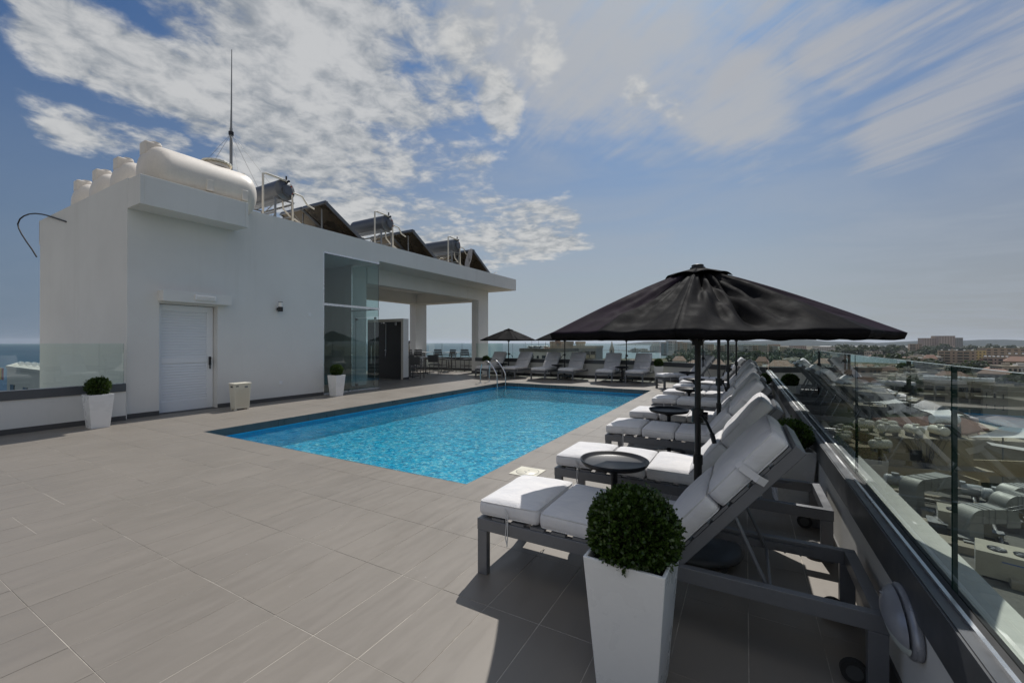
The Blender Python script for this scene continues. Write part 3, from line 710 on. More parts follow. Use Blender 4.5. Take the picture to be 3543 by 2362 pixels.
# shower wall
t = empty('shower_wall', (-13.2, 11.85, 0), 'freestanding wall panelled black with white edges beside the glass corner', 'wall')
MB().box(0, 1.90, 0.02, 0.30, -.02, 2.31).build('core', 'plaster', t, bev=.004)
MB().box(0, 1.80, 0.0, 0.02, 0.0, 2.20).build('black_panel', 'dark_panel', t)
MB().box(1.80, 1.90, 0.0, 0.02, 0, 2.31).box(0, 1.80, 0, .02, 2.20, 2.31).build('trim', 'plaster_cream', t)
MB().box(0, 1.90, 0.300, 0.31, 0, .08).box(1.90, 1.91, 0, .31, 0, .08).build('skirting', 'skirting', t)
t = empty('shower_light', (-11.62, 11.85, 2.12), 'small grey cylinder light high on the black panel', 'wall lamp')
MB().cyl((0, -.05, -.06), (0, -.05, .06), .04, n=16).build('body', 'galvanised', t)
MB().box(-.02, .02, -.02, 0, -.02, .02).build('bracket', 'galvanised', t)
t = empty('shower', (-12.15, 11.85, 0), 'chrome shower riser with round head on the black panel behind the glass', 'shower')
MB().tube([(0, -.04, 1.0), (0, -.04, 2.12), (.03, -.10, 2.18), (.10, -.25, 2.16)], .012).build('riser', 'steel', t)
MB().cyl((.11, -.27, 2.145), (.11, -.27, 2.13), .09, n=20).build('shower_head', 'steel', t)
MB().tube([(0, -.05, 1.05), (.05, -.12, .95), (.06, -.12, .8), (0, -.06, 1.0)], .007).cyl((-.05, -.05, 1.1), (.05, -.05, 1.1), .022).build('mixer_tap', 'steel', t)

# ------------------------------------------------------------------ roof: water tanks
def make_tank(name, label, grp):
    t = empty(name, (0, 0, 0), label, 'water tank', grp)
    R, Lt = 0.50, 2.05
    def fn(u, v):                          # u round, v along
        a = 2 * pi * u; s_ = v * 2 - 1
        e = 0.36; yy = s_ * Lt / 2
        ab = abs(yy) - (Lt / 2 - e)
        k_ = 1.0 if ab <= 0 else sqrt(max(0.0, 1 - (ab / e) ** 2.6))
        k_ = max(k_, 0.0)
        rib = 0.0
        sq = 1.0 / max(abs(cos(a)), abs(sin(a))) ; q_ = 1 + 0.06 * (sq - 1)
        return ((R + rib) * k_ * cos(a) * q_, yy, (R + rib) * k_ * sin(a) * q_)
    b = MB(); NV = 44
    prof = [0, .004, .012, .025, .045, .07, .10, .13, .17, .22] + [.3, .4, .5, .6, .7] + [1 - x for x in (.22, .17, .13, .10, .07, .045, .025, .012, .004, 0)]
    vs = [fn(i / 40, p) for p in prof for i in range(40)]
    fs = [(j * 40 + i, j * 40 + (i + 1) % 40, (j + 1) * 40 + (i + 1) % 40, (j + 1) * 40 + i) for j in range(len(prof) - 1) for i in range(40)]
    b.add(vs, [f[::-1] for f in fs], True)
    b.build('shell', 'tank_plastic', t)
    MB().lathe([(.235, 0), (.235, .07), (.20, .09), (0, .10)], (0, .30, R - .035), 28).build('hatch_neck', 'tank_plastic', t)
    hl = MB().lathe([(.27, 0), (.275, .035), (.24, .05), (0, .06)], (0, .30, R + .045), 28)
    for k in range(24):
        a = 2 * pi * k / 24; hl.box(.268 * cos(a) - .008, .268 * cos(a) + .008, .30 + .268 * sin(a) - .008, .30 + .268 * sin(a) + .008, R + .045, R + .082)
    hl.build('hatch_lid', 'cream_plastic', t)
    MB().box(-.135, .135, -Lt / 2 + .05, -Lt / 2 + .32, R - .22, R + .03).cyl((0.05, -Lt / 2 + .24, R + .01), (0.05, -Lt / 2 + .24, R + .055), .08, n=18).build('inlet_boss', 'tank_plastic', t, bev=.025)
    MB().cyl((0, .83, R - .08), (0, .83, R + .03), .05, n=14).build('outlet_cap', 'cream_plastic', t)
    for yy in (-.05, .62): MB().box(.36, .505, yy - .07, yy + .07, -.22, .02).build('moulded_foot', 'tank_plastic', t, bev=.02)
    pieces('cradle', 'tank_plastic', t, [(-.33, .33, -.72, -.60, -.50, -.38), (-.33, .33, .60, .72, -.50, -.38)], .01)
    return t
tk = make_tank('water_tank', 'nearest long cream water tank, resting in the roof edge balcony', 'cream water tanks on the pool house roof')
tk.location = phw(-0.04, 1.20, 4.68); tk.rotation_euler = (0, 0, RZ)
for X, lb in ((-1.42, 'second cream water tank from the pool house corner'), (-2.62, 'third cream water tank from the pool house corner'), (-3.84, 'farthest left cream water tank on the pool house roof')):
    copy_tree(tk, lb, phw(X, 1.22, 4.69), RZ)
# mast
t = empty('lightning_mast', phw(-1.62, 2.55, RT0), 'tall thin steel lightning mast behind the nearest water tank', 'mast')
MB().tube([(0, 0, 0), (0, 0, 2.45)], .035, 10).build('lower_pole', 'galvanised', t)
MB().tube([(0, 0, 2.45), (.01, 0, 3.0), (.02, 0, 4.46)], [.026, .018, .010], 8).build('upper_pole', 'galvanised', t)
MB().cyl((0, 0, 2.28), (0, 0, 2.36), .06, n=12).tube([(-.08, 0, 2.32), (.08, 0, 2.32)], .012).build('guy_collar', 'dark_metal', t)
for dx_, dy_ in ((-.2, 1.5), (.55, 1.9), (-1.5, -.6), (.3, -1.5), (1.4, -.4)):
    MB().tube([(0, 0, 2.32), (dx_, dy_, 0.02)], .004, 4).build('guy_wire', 'galvanised', t)
# hose loop over the far edge
c1x = lambda u, v: (u * 900 / 2352, 400 + v * 900 / 2352)
pts = []
for u, v in [(600, 960), (435, 905), (380, 892), (320, 885), (265, 890), (215, 908), (180, 935), (161, 980), (170, 1020), (195, 1070), (240, 1140), (290, 1210), (330, 1275)]:
    d = ray(*c1x(u, v)); pts.append(Vector((0, 0, CH)) + d * (3.36 / d.y))
t = tag(MB().tube(pts, .016, 8).build('hose', 'cable_black'), 'black hose looping over the far left roof edge', 'hose')

# ------------------------------------------------------------------ solar water heaters
def make_heater():
    t = empty('solar_heater', (0, 0, 0), '', 'solar water heater', 'solar water heaters on the canopy roof')
    Lb, R, zc = 1.55, 0.27, 0.98
    MB().cyl((-Lb, 0, zc), (0, 0, zc), R, n=36, cap=False).lathe([(R, 0), (R - .01, .02), (0, .03)], (0, 0, zc), 36, M=Matrix.Rotation(radians(90), 3, 'Y')).lathe([(R, 0), (R - .01, .02), (0, .03)], (-Lb, 0, zc), 36, M=Matrix.Rotation(radians(-90), 3, 'Y')).build('boiler', 'boiler_metal', t)
    cp = MB().cyl((.02, 0.03, zc - .01), (.075, 0.03, zc - .01), .135, n=28).cyl((.075, .03, zc - .01), (.085, .03, zc - .01), .10, n=28).build('end_cover', 'boiler_metal', t)
    for y_, z_ in ((.14, .12), (.16, -.06)): MB().cyl((.02, y_, zc + z_), (.07, y_, zc + z_), .022, n=10).build('valve', 'red_cap', t)
    MB().cyl((.03, .02, zc + .27), (.03, .02, zc + .36), .022, n=10).cyl((.02, .06, zc + .23), (.09, .06, zc + .23), .03, n=10).build('air_valve', 'black_plastic', t)
    # pipes
    MB().tube([(.02, .05, zc + .235), (.03, -.15, zc + .25), (.05, -.52, zc + .25), (.06, -.60, zc + .22), (.06, -.60, 0)], .026, 10).build('riser_pipe', 'pipe_cream', t)
    MB().tube([(.06, .16, zc - .10), (.07, .17, zc - .3), (.07, .18, .06), (.10, .40, .03)], .024, 10).build('feed_pipe', 'pipe_cream', t)
    MB().tube([(.04, .20, zc - .02), (.05, .45, zc - .04), (.02, .62, zc - .22), (-.02, .86, .72)], .022, 10).build('return_pipe', 'pipe_cream', t)
    MB().tube([(-.1, 0.0, zc - R), (-.1, .02, .50), (-.08, .18, .36), (-.05, .75, .10)], .022, 8).build('drain_pipe', 'pipe_cream', t)
    # stand
    st_ = MB(); x0, x1, y0, y1, zt = -1.5, -.06, -.22, .24, zc - R - .01
    for x in (x0, x1):
        for y in (y0, y1): st_.box(x - .02, x + .02, y - .02, y + .02, 0, zt)
        st_.box(x - .02, x + .02, y0 - .05, y1 + .05, zt, zt + .035)
    for y in (y0, y1): st_.box(x0, x1, y - .018, y + .018, zt - .05, zt - .01); st_.box(x0, x1, y - .018, y + .018, .34, .375)
    st_.beam((x0, y0, .05), (x1, y0, zt - .1), .03, .006); st_.beam((x0, y1, .05), (x0 + .7, y1, zt - .1), .03, .006)
    st_.build('stand', 'galvanised', t)
    # two collector panels
    for k in (0, 1):
        xa = -.02 - k * 1.12; xb = xa - 1.06
        P0 = Vector((0, 1.22, 1.04)); P1 = Vector((0, 2.86, 0.02)); nrm = Vector((0, 1.02, 1.64)).normalized()
        def pt(x, s_, o_): return Vector((x, 0, 0)) + P0.lerp(P1, s_) + nrm * o_
        pb = MB(); vs = [pt(x, s_, o_) for o_ in (-.045, .0) for x, s_ in ((xb, .01), (xa, .01), (xa, .99), (xb, .99))]
        pb.add(vs, [(0, 1, 2, 3)], mi=1); pb.add(vs, [(4, 7, 6, 5)], mi=0)
        pn = pb.build('collector_panel', ['window_dark', 'foil_brown'], t)
        fr = MB()
        for (xx) in (xa, xb): fr.beam(pt(xx, 0, -.02), pt(xx, 1, -.02), .035, .09, up=nrm)
        for s_ in (0, 1): fr.beam(pt(xb, s_, -.02), pt(xa, s_, -.02), .035, .09, up=nrm)
        fr.build('frame', 'boiler_metal', pn)
    MB().tube([(.06, 1.22, 1.00), (-2.25, 1.22, 1.00)], .028, 10).build('header_pipe', 'boiler_metal', t)
    sp = MB(); 
    for x in (-.35, -1.25, -2.05): sp.box(x - .015, x + .015, 1.32, 1.35, 0, .90)
    sp.box(-2.1, -.05, 1.32, 1.35, .02, .05); sp.build('support', 'galvanised', t)
    return t
hg = make_heater()
hg['label'] = 'solar heater nearest the cream tanks, boiler and two brown-backed panels'
hg.location = phw(-0.72, 3.42, RT0); hg.rotation_euler = (0, 0, RZ)
copy_tree(hg, 'middle solar heater on the canopy roof above the glass corner', phw(-0.72, 6.98, RT0), RZ)
copy_tree(hg, 'farthest solar heater on the canopy roof, by the grey dish', phw(-0.72, 10.72, RT0), RZ)
t = empty('satellite_dish', phw(-0.55, 11.35, RT0), 'grey satellite dish seen from behind beside the farthest solar heater', 'satellite dish')
md = Matrix.Rotation(radians(-38), 3, 'Z') @ Matrix.Rotation(radians(78), 3, 'X')
MB().lathe([(0, -.10), (.15, -.085), (.30, -.045), (.44, .0), (.45, .01), (.43, .01), (.28, -.03), (0, -.08)], (0, 0, .52), 36, M=md).build('dish', 'dish_grey', t)
MB().tube([(0, .05, 0), (0, .05, .5)], .022).beam((0, .05, .45), (0, -.02, .55), .05, .05).build('bracket', 'galvanised', t)
for (Y, lb) in ((9.15, 'small pale tap pipe on the roof edge below the middle panels'), (12.95, 'small pale tap pipe with red collar on the roof edge below the far panels')):
    t = empty('roof_tap', phw(-0.30, Y, RT0), lb, 'pipe')
    MB().tube([(0, 0, 0), (0, 0, .10), (.03, .05, .16), (.03, .20, .17)], .013).build('pipe', 'pipe_cream', t); MB().cyl((0, 0, .0), (0, 0, .05), .03, n=12).build('collar', 'red_cap', t)

# ------------------------------------------------------------------ pool ladder
t = empty('pool_ladder', (0, 0, 0), 'chrome pool ladder with two looped handrails at the far left pool corner', 'pool ladder')
for y in (12.13, 12.70):
    pts = [(-8.0, y, 0.0), (-7.99, y, .45), (-7.96, y, .60), (-7.90, y, .71), (-7.80, y, .775), (-7.69, y, .765), (-7.60, y, .70), (-7.50, y, .58), (-7.37, y, .40), (-7.33, y, .30), (-7.32, y, .15), (-7.32, y, -1.0)]
    # smooth by subdivision
    P_ = [Vector(p) for p in pts]
    for _ in range(2):
        Q = [P_[0]]
        for a, b in zip(P_[:-1], P_[1:]): Q += [a.lerp(b, .25), a.lerp(b, .75)]
        P_ = Q + [P_[-1]]
    hr = MB().tube(P_, .021, 12).build('handrail', 'steel', t)
    MB().lathe([(.05, 0), (.05, .006), (.028, .018), (.022, .03)], (-8.0, y, 0), 20).build('flange', 'steel', hr)
for z in (-.10, -.38, -.66): MB().box(-7.36, -7.28, 12.13, 12.70, z - .012, z + .012).build('step', 'steel', t, bev=.004)

# ------------------------------------------------------------------ loungers
def path_rr(hx, hy, z, r, n=5):
    pts = []
    for cx, cy_, a0 in ((hx - r, hy - r, 0), (-hx + r, hy - r, 90), (-hx + r, -hy + r, 180), (hx - r, -hy + r, 270)):
        for k in range(n + 1): a = radians(a0 + 90 * k / n); pts.append((cx + r * cos(a), cy_ + r * sin(a), z))
    return pts + [pts[0]]
def make_lounger(name, seed, strap=True, sag=0.0):
    t = empty(name, (0, 0, 0), '', 'sun lounger')
    LG, HW = 1.92, 0.285
    f = MB()
    for s in (-1, 1): f.box(0.0, LG, s * HW - .02, s * HW + .02, .265, .335)
    f.box(0.0, .05, -HW + .02, HW - .02, .275, .3352); f.box(LG - .05, LG, -HW + .02, HW - .02, .275, .3352)
    f.build('frame', 'lounger_metal', t, bev=.003)
    for x in (.003, LG - .068):
        for s in (-1, 1): MB().box(x, x + .065, s * HW - .0205, s * HW + .0205, 0, .2645).build('leg', 'lounger_metal', t, bev=.003)
    for s in (-1, 1):
        wl = MB().cyl((LG - .10, s * (HW - .045) - .012, .048), (LG - .10, s * (HW - .045) + .012, .048), .048, n=20)
        wo_ = wl.build('wheel', 'rubber', t)
        MB().cyl((LG - .10, s * (HW - .045) - .015, .048), (LG - .10, s * (HW - .045) + .015, .048), .030, n=12).build('hub', 'slate', wo_)
    sl0 = None
    for k in range(8):
        x = .10 + k * .128
        if sl0 is None: sl0 = MB().box(0, .085, -HW - .012, HW + .012, .336, .350).build('slat', 'lounger_metal', t, (x, 0, 0))
        else: inst(sl0, 'slat', t, (x, 0, 0))
    for s in (-1, 1):                              # toothed ratchet rails
        r_ = MB(); y = s * (HW - .035); n_t = 6
        prof = [(1.28, .315)]
        for k in range(n_t): x = 1.30 + k * .07; prof += [(x, .30), (x + .035, .268), (x + .05, .292)]
        prof += [(1.74, .315)]
        n2_ = len(prof); vs = [(x, y - .006, z) for x, z in prof] + [(x, y + .006, z) for x, z in prof]
        r_.add(vs, [tuple(range(n2_)), tuple(range(2 * n2_ - 1, n2_ - 1, -1))] + [(i, n2_ + i, n2_ + (i + 1) % n2_, (i + 1) % n2_) for i in range(n2_)])
        r_.build('ratchet', 'lounger_metal', t)
    ang = radians(50.5); hx = 1.13; hz = .345
    bx = Vector((cos(ang), 0, sin(ang))); bn = Vector((-sin(ang), 0, cos(ang)))
    def bp_(s_, y, o_): return Vector((hx, y, hz)) + bx * s_ + bn * o_
    bf = MB()
    for s in (-1, 1): bf.beam(bp_(-.03, s * (HW - .025), -.012), bp_(.785, s * (HW - .025), -.012), .035, .05, up=bn)
    bf.beam(bp_(.768, -HW + .04, -.012), bp_(.768, HW - .04, -.012), .035, .05, up=bn)
    bo = bf.build('back_frame', 'lounger_metal', t, bev=.003)
    for k in range(6):
        s_ = .03 + k * .127
        mb = MB().beam(bp_(s_ + .05, -HW + .002, .021), bp_(s_ + .05, HW - .002, .021), .10, .012, up=bn); mb.build('slat', 'lounger_metal', bo)
    for s in (-1, 1):
        MB().tube([bp_(.36, s * (HW - .05), -.03), (hx + .40, s * (HW - .04), .275)], .009, 8).build('prop_strut', 'lounger_metal', t)
    MB().tube([(hx + .40, -HW + .04, .275), (hx + .40, HW - .04, .275)], .008, 8).build('prop_bar', 'lounger_metal', t)
    # cushions
    segs = [(0.0, .405), (.405, .755), (.755, 1.13)]
    for i, (a, b) in enumerate(segs):
        h_ = (b - a) / 2
        cb = rounded(h_ - .002, .294, .043, .026, 18, 20, 6, .019, seed + i, .010)
        for zz in (-.037, .037): cb.add(*(lambda q: (q.v, q.f))(MB().tube(path_rr(h_ - .010, .2865, zz, .022), .0040, 5, cap=False)), True, 1)
        o = cb.build('cushion', ['cushion', 'piping'], t, ((a + b) / 2, 0, .393 + (.006 if i == 0 else 0)))
        if i == 0: o.rotation_euler = (0, radians(-1.2), 0)
        if i == 1: o.rotation_euler = (0, radians(0.8), 0)
    for i, (a, b) in enumerate([(0.0, .335), (.335, .755)]):
        h_ = (b - a) / 2
        cb = rounded(h_ - .002, .294, .043, .026, 18, 20, 6, .019, seed + 7 + i, .011)
        for zz in (-.037, .037): cb.add(*(lambda q: (q.v, q.f))(MB().tube(path_rr(h_ - .010, .2865, zz, .022), .0040, 5, cap=False)), True, 1)
        o = cb.build('back_cushion', ['cushion', 'piping'], t, bp_((a + b) / 2 + .02, 0, .072)); o.rotation_euler = (0, -ang, 0)
        if i == 1 and strap:
            MB().beam((.0, -.285, .046), (.0, -.300, .030), .035, .003).beam((.0, -.300, .030), (.01, -.312, -.05), .035, .003, up=(0, 1, 0)).beam((.01, -.312, -.05), (.015, -.296, -.085), .035, .003, up=(0, 1, 0)).build('strap', 'cushion', o)
    # tie strings
    for s in (-1, 1):
        MB().tube([(.19, s * .298, .42), (.20, s * .306, .40), (.205, s * .305, .33), (.20, s * .31, .26), (.21, s * .308, .22)], .0032, 5).tube([(.19, s * .298, .42), (.215, s * .307, .39), (.216, s * .309, .30), (.213, s * .312, .21)], .0032, 5).build('tie_string', 'piping', t)
    return t
LA = make_lounger('sun_lounger', 1.3); LB = make_lounger('sun_lounger', 9.1)
LX = -1.43
row = [(2.44, 'nearest lounger, white cushions, foot end behind the front topiary planter'),
       (3.62, 'second lounger from the camera, beyond the nearest round table'),
       (5.09, 'third lounger along the glass balustrade, half shaded past the drain lid'),
       (6.24, 'fourth lounger along the glass, just past the second round table'),
       (7.83, 'fifth lounger along the glass balustrade'),
       (9.01, 'sixth lounger along the glass, just past the third round table'),
       (10.22, 'seventh lounger along the glass balustrade, before the fourth round table'),
       (11.34, 'eighth lounger along the glass, just past the fourth round table')]
G1 = 'sun loungers in a row along the right glass balustrade'
for i, (y, lb) in enumerate(row):
    src = (LA, LB)[i % 2]
    if i < 2: o = src; o['label'] = lb; o.location = (LX, y, 0)
    else: o = copy_tree(src, lb, (LX - 0.0, y, 0), radians([0, 0, .6, -.5, .4, -.8, .3, 0][i]))
    o['group'] = G1
for (x, y, a, lb) in ((-1.62, 12.62, 3, 'shaded lounger at the far right corner, nearer of the two angled ones'), (-2.30, 13.42, 33, 'sunlit lounger angled into the far right corner beside the pool end')):
    o = copy_tree(LB, lb, (x, y, 0), radians(a)); o['group'] = 'sun loungers angled in the far right corner'
far_l = [(-9.25, 14.10, 'leftmost lounger of the far row, beside the canopy column'), (-8.15, 14.32, 'second lounger from the left in the far row'), (-6.85, 14.30, 'third lounger from the left in the far row, before the orange roofed block'),
         (-5.80, 14.45, 'fourth lounger from the left in the far row'), (-4.33, 14.36, 'fifth lounger of the far row, with a crumpled towel left of the round table'), (-3.32, 14.50, 'rightmost lounger of the far row, with a crumpled towel')]
for i, (x, y, lb) in enumerate(far_l):
    o = copy_tree((LA, LB)[i % 2], lb, (x, y, 0), radians(90 + [1, -1, 0, 1, 2, -1][i])); o['group'] = 'sun loungers facing the pool at the far end'
for i, (x, y, lb) in enumerate([(-4.28, 15.38, 'crumpled white towel on the fifth far lounger'), (-3.20, 15.50, 'crumpled white towel on the rightmost far lounger')]):
    b = rounded(.17, .10, .05, .045, 12, 12, 4, .02, 20 + i * 5, .03)
    tag(b.build('towel', 'cushion', None, (x, y, .50), (radians(18), radians(-6 + 12 * i), radians(8))), lb, 'towel', 'crumpled towels on the far loungers')

# ------------------------------------------------------------------ side tables
def make_table():
    t = empty('side_table', (0, 0, 0), '', 'side table', 'round black side tables between the loungers')
    MB().lathe([(.0, .520), (.205, .520), (.222, .526), (.236, .545), (.243, .548), (.246, .545), (.240, .528), (.226, .512), (.15, .496), (.06, .478), (.036, .462), (.0, .460)], n=64).build('tray_top', 'table_lacquer', t)
    MB().cyl((0, 0, .03), (0, 0, .465), .024, n=20, cap=False).build('leg', 'table_lacquer', t)
    MB().lathe([(.0, .040), (.024, .040), (.05, .030), (.14, .020), (.195, .014), (.200, .004), (.195, 0.0)], n=48).build('base', 'table_lacquer', t)
    return t
tb = make_table()
tabs = [(-.84, 3.05, 'nearest round black side table, between the first two loungers'), (-.86, 5.70, 'second round black side table, between the third and fourth loungers'), (-.92, 8.45, 'third round black side table along the right row'),
        (-1.06, 10.80, 'fourth round black side table along the right row'), (-1.47, 13.16, 'round black side table between the two angled corner loungers'),
        (-8.72, 14.85, 'leftmost round side table of the far row, behind the ladder'), (-6.30, 14.95, 'round side table in the middle of the far row'), (-3.82, 14.88, 'round side table between the two loungers with towels')]
for i, (x, y, lb) in enumerate(tabs):
    if i == 0: tb['label'] = lb; tb.location = (x, y, 0)
    else: copy_tree(tb, lb, (x, y, 0))

# ------------------------------------------------------------------ parasols
def make_parasol(R, zt, za, near=False, seed=0.0, crank=0.95, rot=0.0):
    t = empty('parasol', (0, 0, 0), '', 'parasol')
    NA, NR = (28, 34) if near else (7, 10)
    cn = MB(); N = 8
    purple = {5, 7} if near else set()
    for gidx in range(N):
        a0 = 2 * pi * gidx / N; a1 = 2 * pi * (gidx + 1) / N
        p0 = Vector((cos(a0), sin(a0), 0)); p1 = Vector((cos(a1), sin(a1), 0))
        def fn(u, v, p0=p0, p1=p1, gidx=gidx):
            r = .06 + (R - .06) * v
            p = (p0.lerp(p1, u)) * r
            s_ = 4 * u * (1 - u)
            z = za + (zt - za) * (v ** 1.16)
            z -= (0.018 if near else .022) * s_ * sin(pi * min(v, 1.0)) * R
            p = p * (1 - .022 * s_ * v * v)
            if near:
                ang_ = (gidx + u)
                q = Vector((p.x, p.y, 0))
                w1 = mnoise.noise(Vector((ang_ * 2.2, v * 1.6 + seed, 3.1))); w2 = mnoise.noise(Vector((ang_ * 6.5, v * 3.0, seed))); w3 = mnoise.noise(Vector((ang_ * 13 + v * 4, v * 9, seed + 5)))
                amp = s_ ** .5 * min(1, v * 2.2) * (1 - .75 * max(0, v - .8) / .2)
                z += amp * (.030 * w1 + .020 * w2 + .010 * w3)
                if gidx == 6: z -= s_ * max(0, sin(pi * v ** .8)) * (.055 * (1 + .5 * sin(8 * u + 4 * v)) + .030 * sin(26 * u + 9 * v) + .016 * sin(41 * u - 7 * v)); z -= .045 * max(0, 1 - abs(u - .5 - .1 * v) / .09) * max(0, sin(pi * max(0, v - .15) / .85))   # slack, half-folded gore
                if gidx in (5, 7): z -= s_ * max(0, sin(pi * v)) * (.022 * (1 + .6 * sin(12 * u + 7 * v)) + .010 * sin(30 * u + 5 * v))
            p.z = z; return p
        if gidx in purple:
            sp_ = .42 if gidx == 5 else .5
            cn.grid(lambda u, v, fn=fn, sp_=sp_: fn(u * sp_, v), NA // 2, NR, True, 1 if gidx == 5 else 0)
            cn.grid(lambda u, v, fn=fn, sp_=sp_: fn(sp_ + u * (1 - sp_), v), NA // 2 + 2, NR, True, 0 if gidx == 5 else 1)
        else: cn.grid(fn, NA, NR, True, 0)
        # hanging valance
        def fv(u, v, fn=fn, gidx=gidx):
            e = fn(u, 1.0); d = .032 if near else .02
            wv = .12 * sin(u * 17 + gidx * 3) if near else 0
            return Vector((e.x * (1 - .012 * v), e.y * (1 - .012 * v), e.z - d * v * (1 + wv)))
        cn.grid(fv, NA, 2, True, 0)
    cv = cn.build('canopy', ['canopy_black', 'canopy_purple'], t)
    so_ = cv.modifiers.new('cloth', 'SOLIDIFY'); so_.thickness = .002
    vc = MB()
    for gidx in range(N):
        a0 = 2 * pi * gidx / N; a1 = 2 * pi * (gidx + 1) / N
        p0 = Vector((cos(a0), sin(a0), 0)); p1 = Vector((cos(a1), sin(a1), 0))
        def fc(u, v, p0=p0, p1=p1, gidx=gidx):
            rr = .02 + (.185 if near else .2) * v; p = p0.lerp(p1, u) * rr
            z = za + (.024 if near else .035) + (zt - za) * (.15 if near else .15) * v / 1.0 * 1.0 + .016 * 4 * u * (1 - u) * v * (1.0 if near else .6)
            if near: z += .004 * mnoise.noise(Vector((gidx + u, v * 3, 8)) * 1.7)
            p.z = z; return p
        vc.grid(fc, 8 if near else 4, 5 if near else 3, True)
    vo_ = vc.build('vent_cap', 'canopy_black', t); so2 = vo_.modifiers.new('cloth', 'SOLIDIFY'); so2.thickness = .002
    MB().lathe([(.040, 0), (.048, .006), (.046, .014), (.036, .017), (.036, .021), (.040, .024), (.034, .032), (0, .035)], (0, 0, za + .014), 28).build('finial', 'dark_metal', t)
    MB().cyl((0, 0, .30), (0, 0, za + .03), .019, n=16).build('pole', 'dark_metal', t)
    MB().cyl((0, 0, .06), (0, 0, .62), .025, n=16).cyl((0, 0, .60), (0, 0, .66), .030, n=16).build('pole_sleeve', 'dark_metal', t)
    for gidx in range(N):
        a0 = 2 * pi * gidx / N; p = Vector((cos(a0), sin(a0), 0))
        rb = MB().beam((p.x * .03, p.y * .03, za - .02), (p.x * (R - .01), p.y * (R - .01), zt - .012), .008, .014).build('rib', 'dark_metal', t)
        hub = zt - .02 + .08
        MB().beam((p.x * .03, p.y * .03, hub - .10), (p.x * R * .48, p.y * R * .48, za + (zt - za) * .50 - .02), .008, .012).build('strut', 'dark_metal', rb)
    MB().cyl((0, 0, zt - .07), (0, 0, zt - .01), .036, n=16).cyl((0, 0, za - .05), (0, 0, za), .034, n=16).build('runner', 'dark_metal', t)
    ck = MB().cyl((0, 0, crank - .045), (0, 0, crank + .045), .036, n=16).cyl((0, 0, crank), (.06, .0, crank), .026, n=12)
    ck.build('crank_housing', 'dark_metal', t)
    a = rot; c_, s_ = cos(a), sin(a)
    MB().tube([(0, 0, crank), (.07 * c_, .07 * s_, crank), (.12 * c_, .12 * s_, crank - .02), (.19 * c_, .19 * s_, crank - .08)], .009, 8).cyl((.19 * c_, .19 * s_, crank - .08), (.22 * c_, .22 * s_, crank - .13), .014, n=10).build('crank_handle', 'dark_metal', t)
    bs_ = MB().lathe([(.0, .150), (.035, .150), (.05, .115), (.17, .105), (.245, .092), (.268, .070), (.262, .052), (.0, .050)], n=48)
    bo = bs_.build('base', 'slate', t)
    for k in range(4):
        a_ = pi / 4 + k * pi / 2; x, y = .22 * cos(a_), .22 * sin(a_)
        MB().cyl((x, y - .012, .025), (x, y + .012, .025), .025, n=12).build('caster', 'rubber', bo)
    return t
UN = make_parasol(1.04, 1.452, 1.868, True, 2.0, .92, radians(-60))
UN['label'] = 'large black parasol nearest the camera, canopy slack and faded purple in places'; UN.location = (-.275, 3.02, 0); UN['group'] = 'black parasols beside the loungers'
UF = make_parasol(1.24, 1.50, 1.955, False, 0, .92, radians(70))
ups = [(-.285, 5.72, 'second black parasol along the glass, behind the large near canopy'), (-.27, 8.45, 'third black parasol pole along the right row'), (-.18, 10.85, 'fourth black parasol pole along the right row'), (-1.12, 13.90, 'black parasol at the far right corner behind the angled loungers'),
       (-8.76, 15.46, 'leftmost small black parasol of the far row, fully in view against the sky'), (-6.22, 15.46, 'middle black parasol of the far row'), (-3.82, 15.52, 'right black parasol of the far row, between the towel loungers')]
for i, (x, y, lb) in enumerate(ups):
    if i == 0: o = UF; o['label'] = lb; o.location = (x, y, 0)
    else: o = copy_tree(UF, lb, (x, y, 0), radians([0, 140, 80, -20, 10, 185, 30][i]) if False else radians([0, 45, 90, 0, 0, 180, 45][i]))
    o['group'] = 'black parasols beside the loungers'

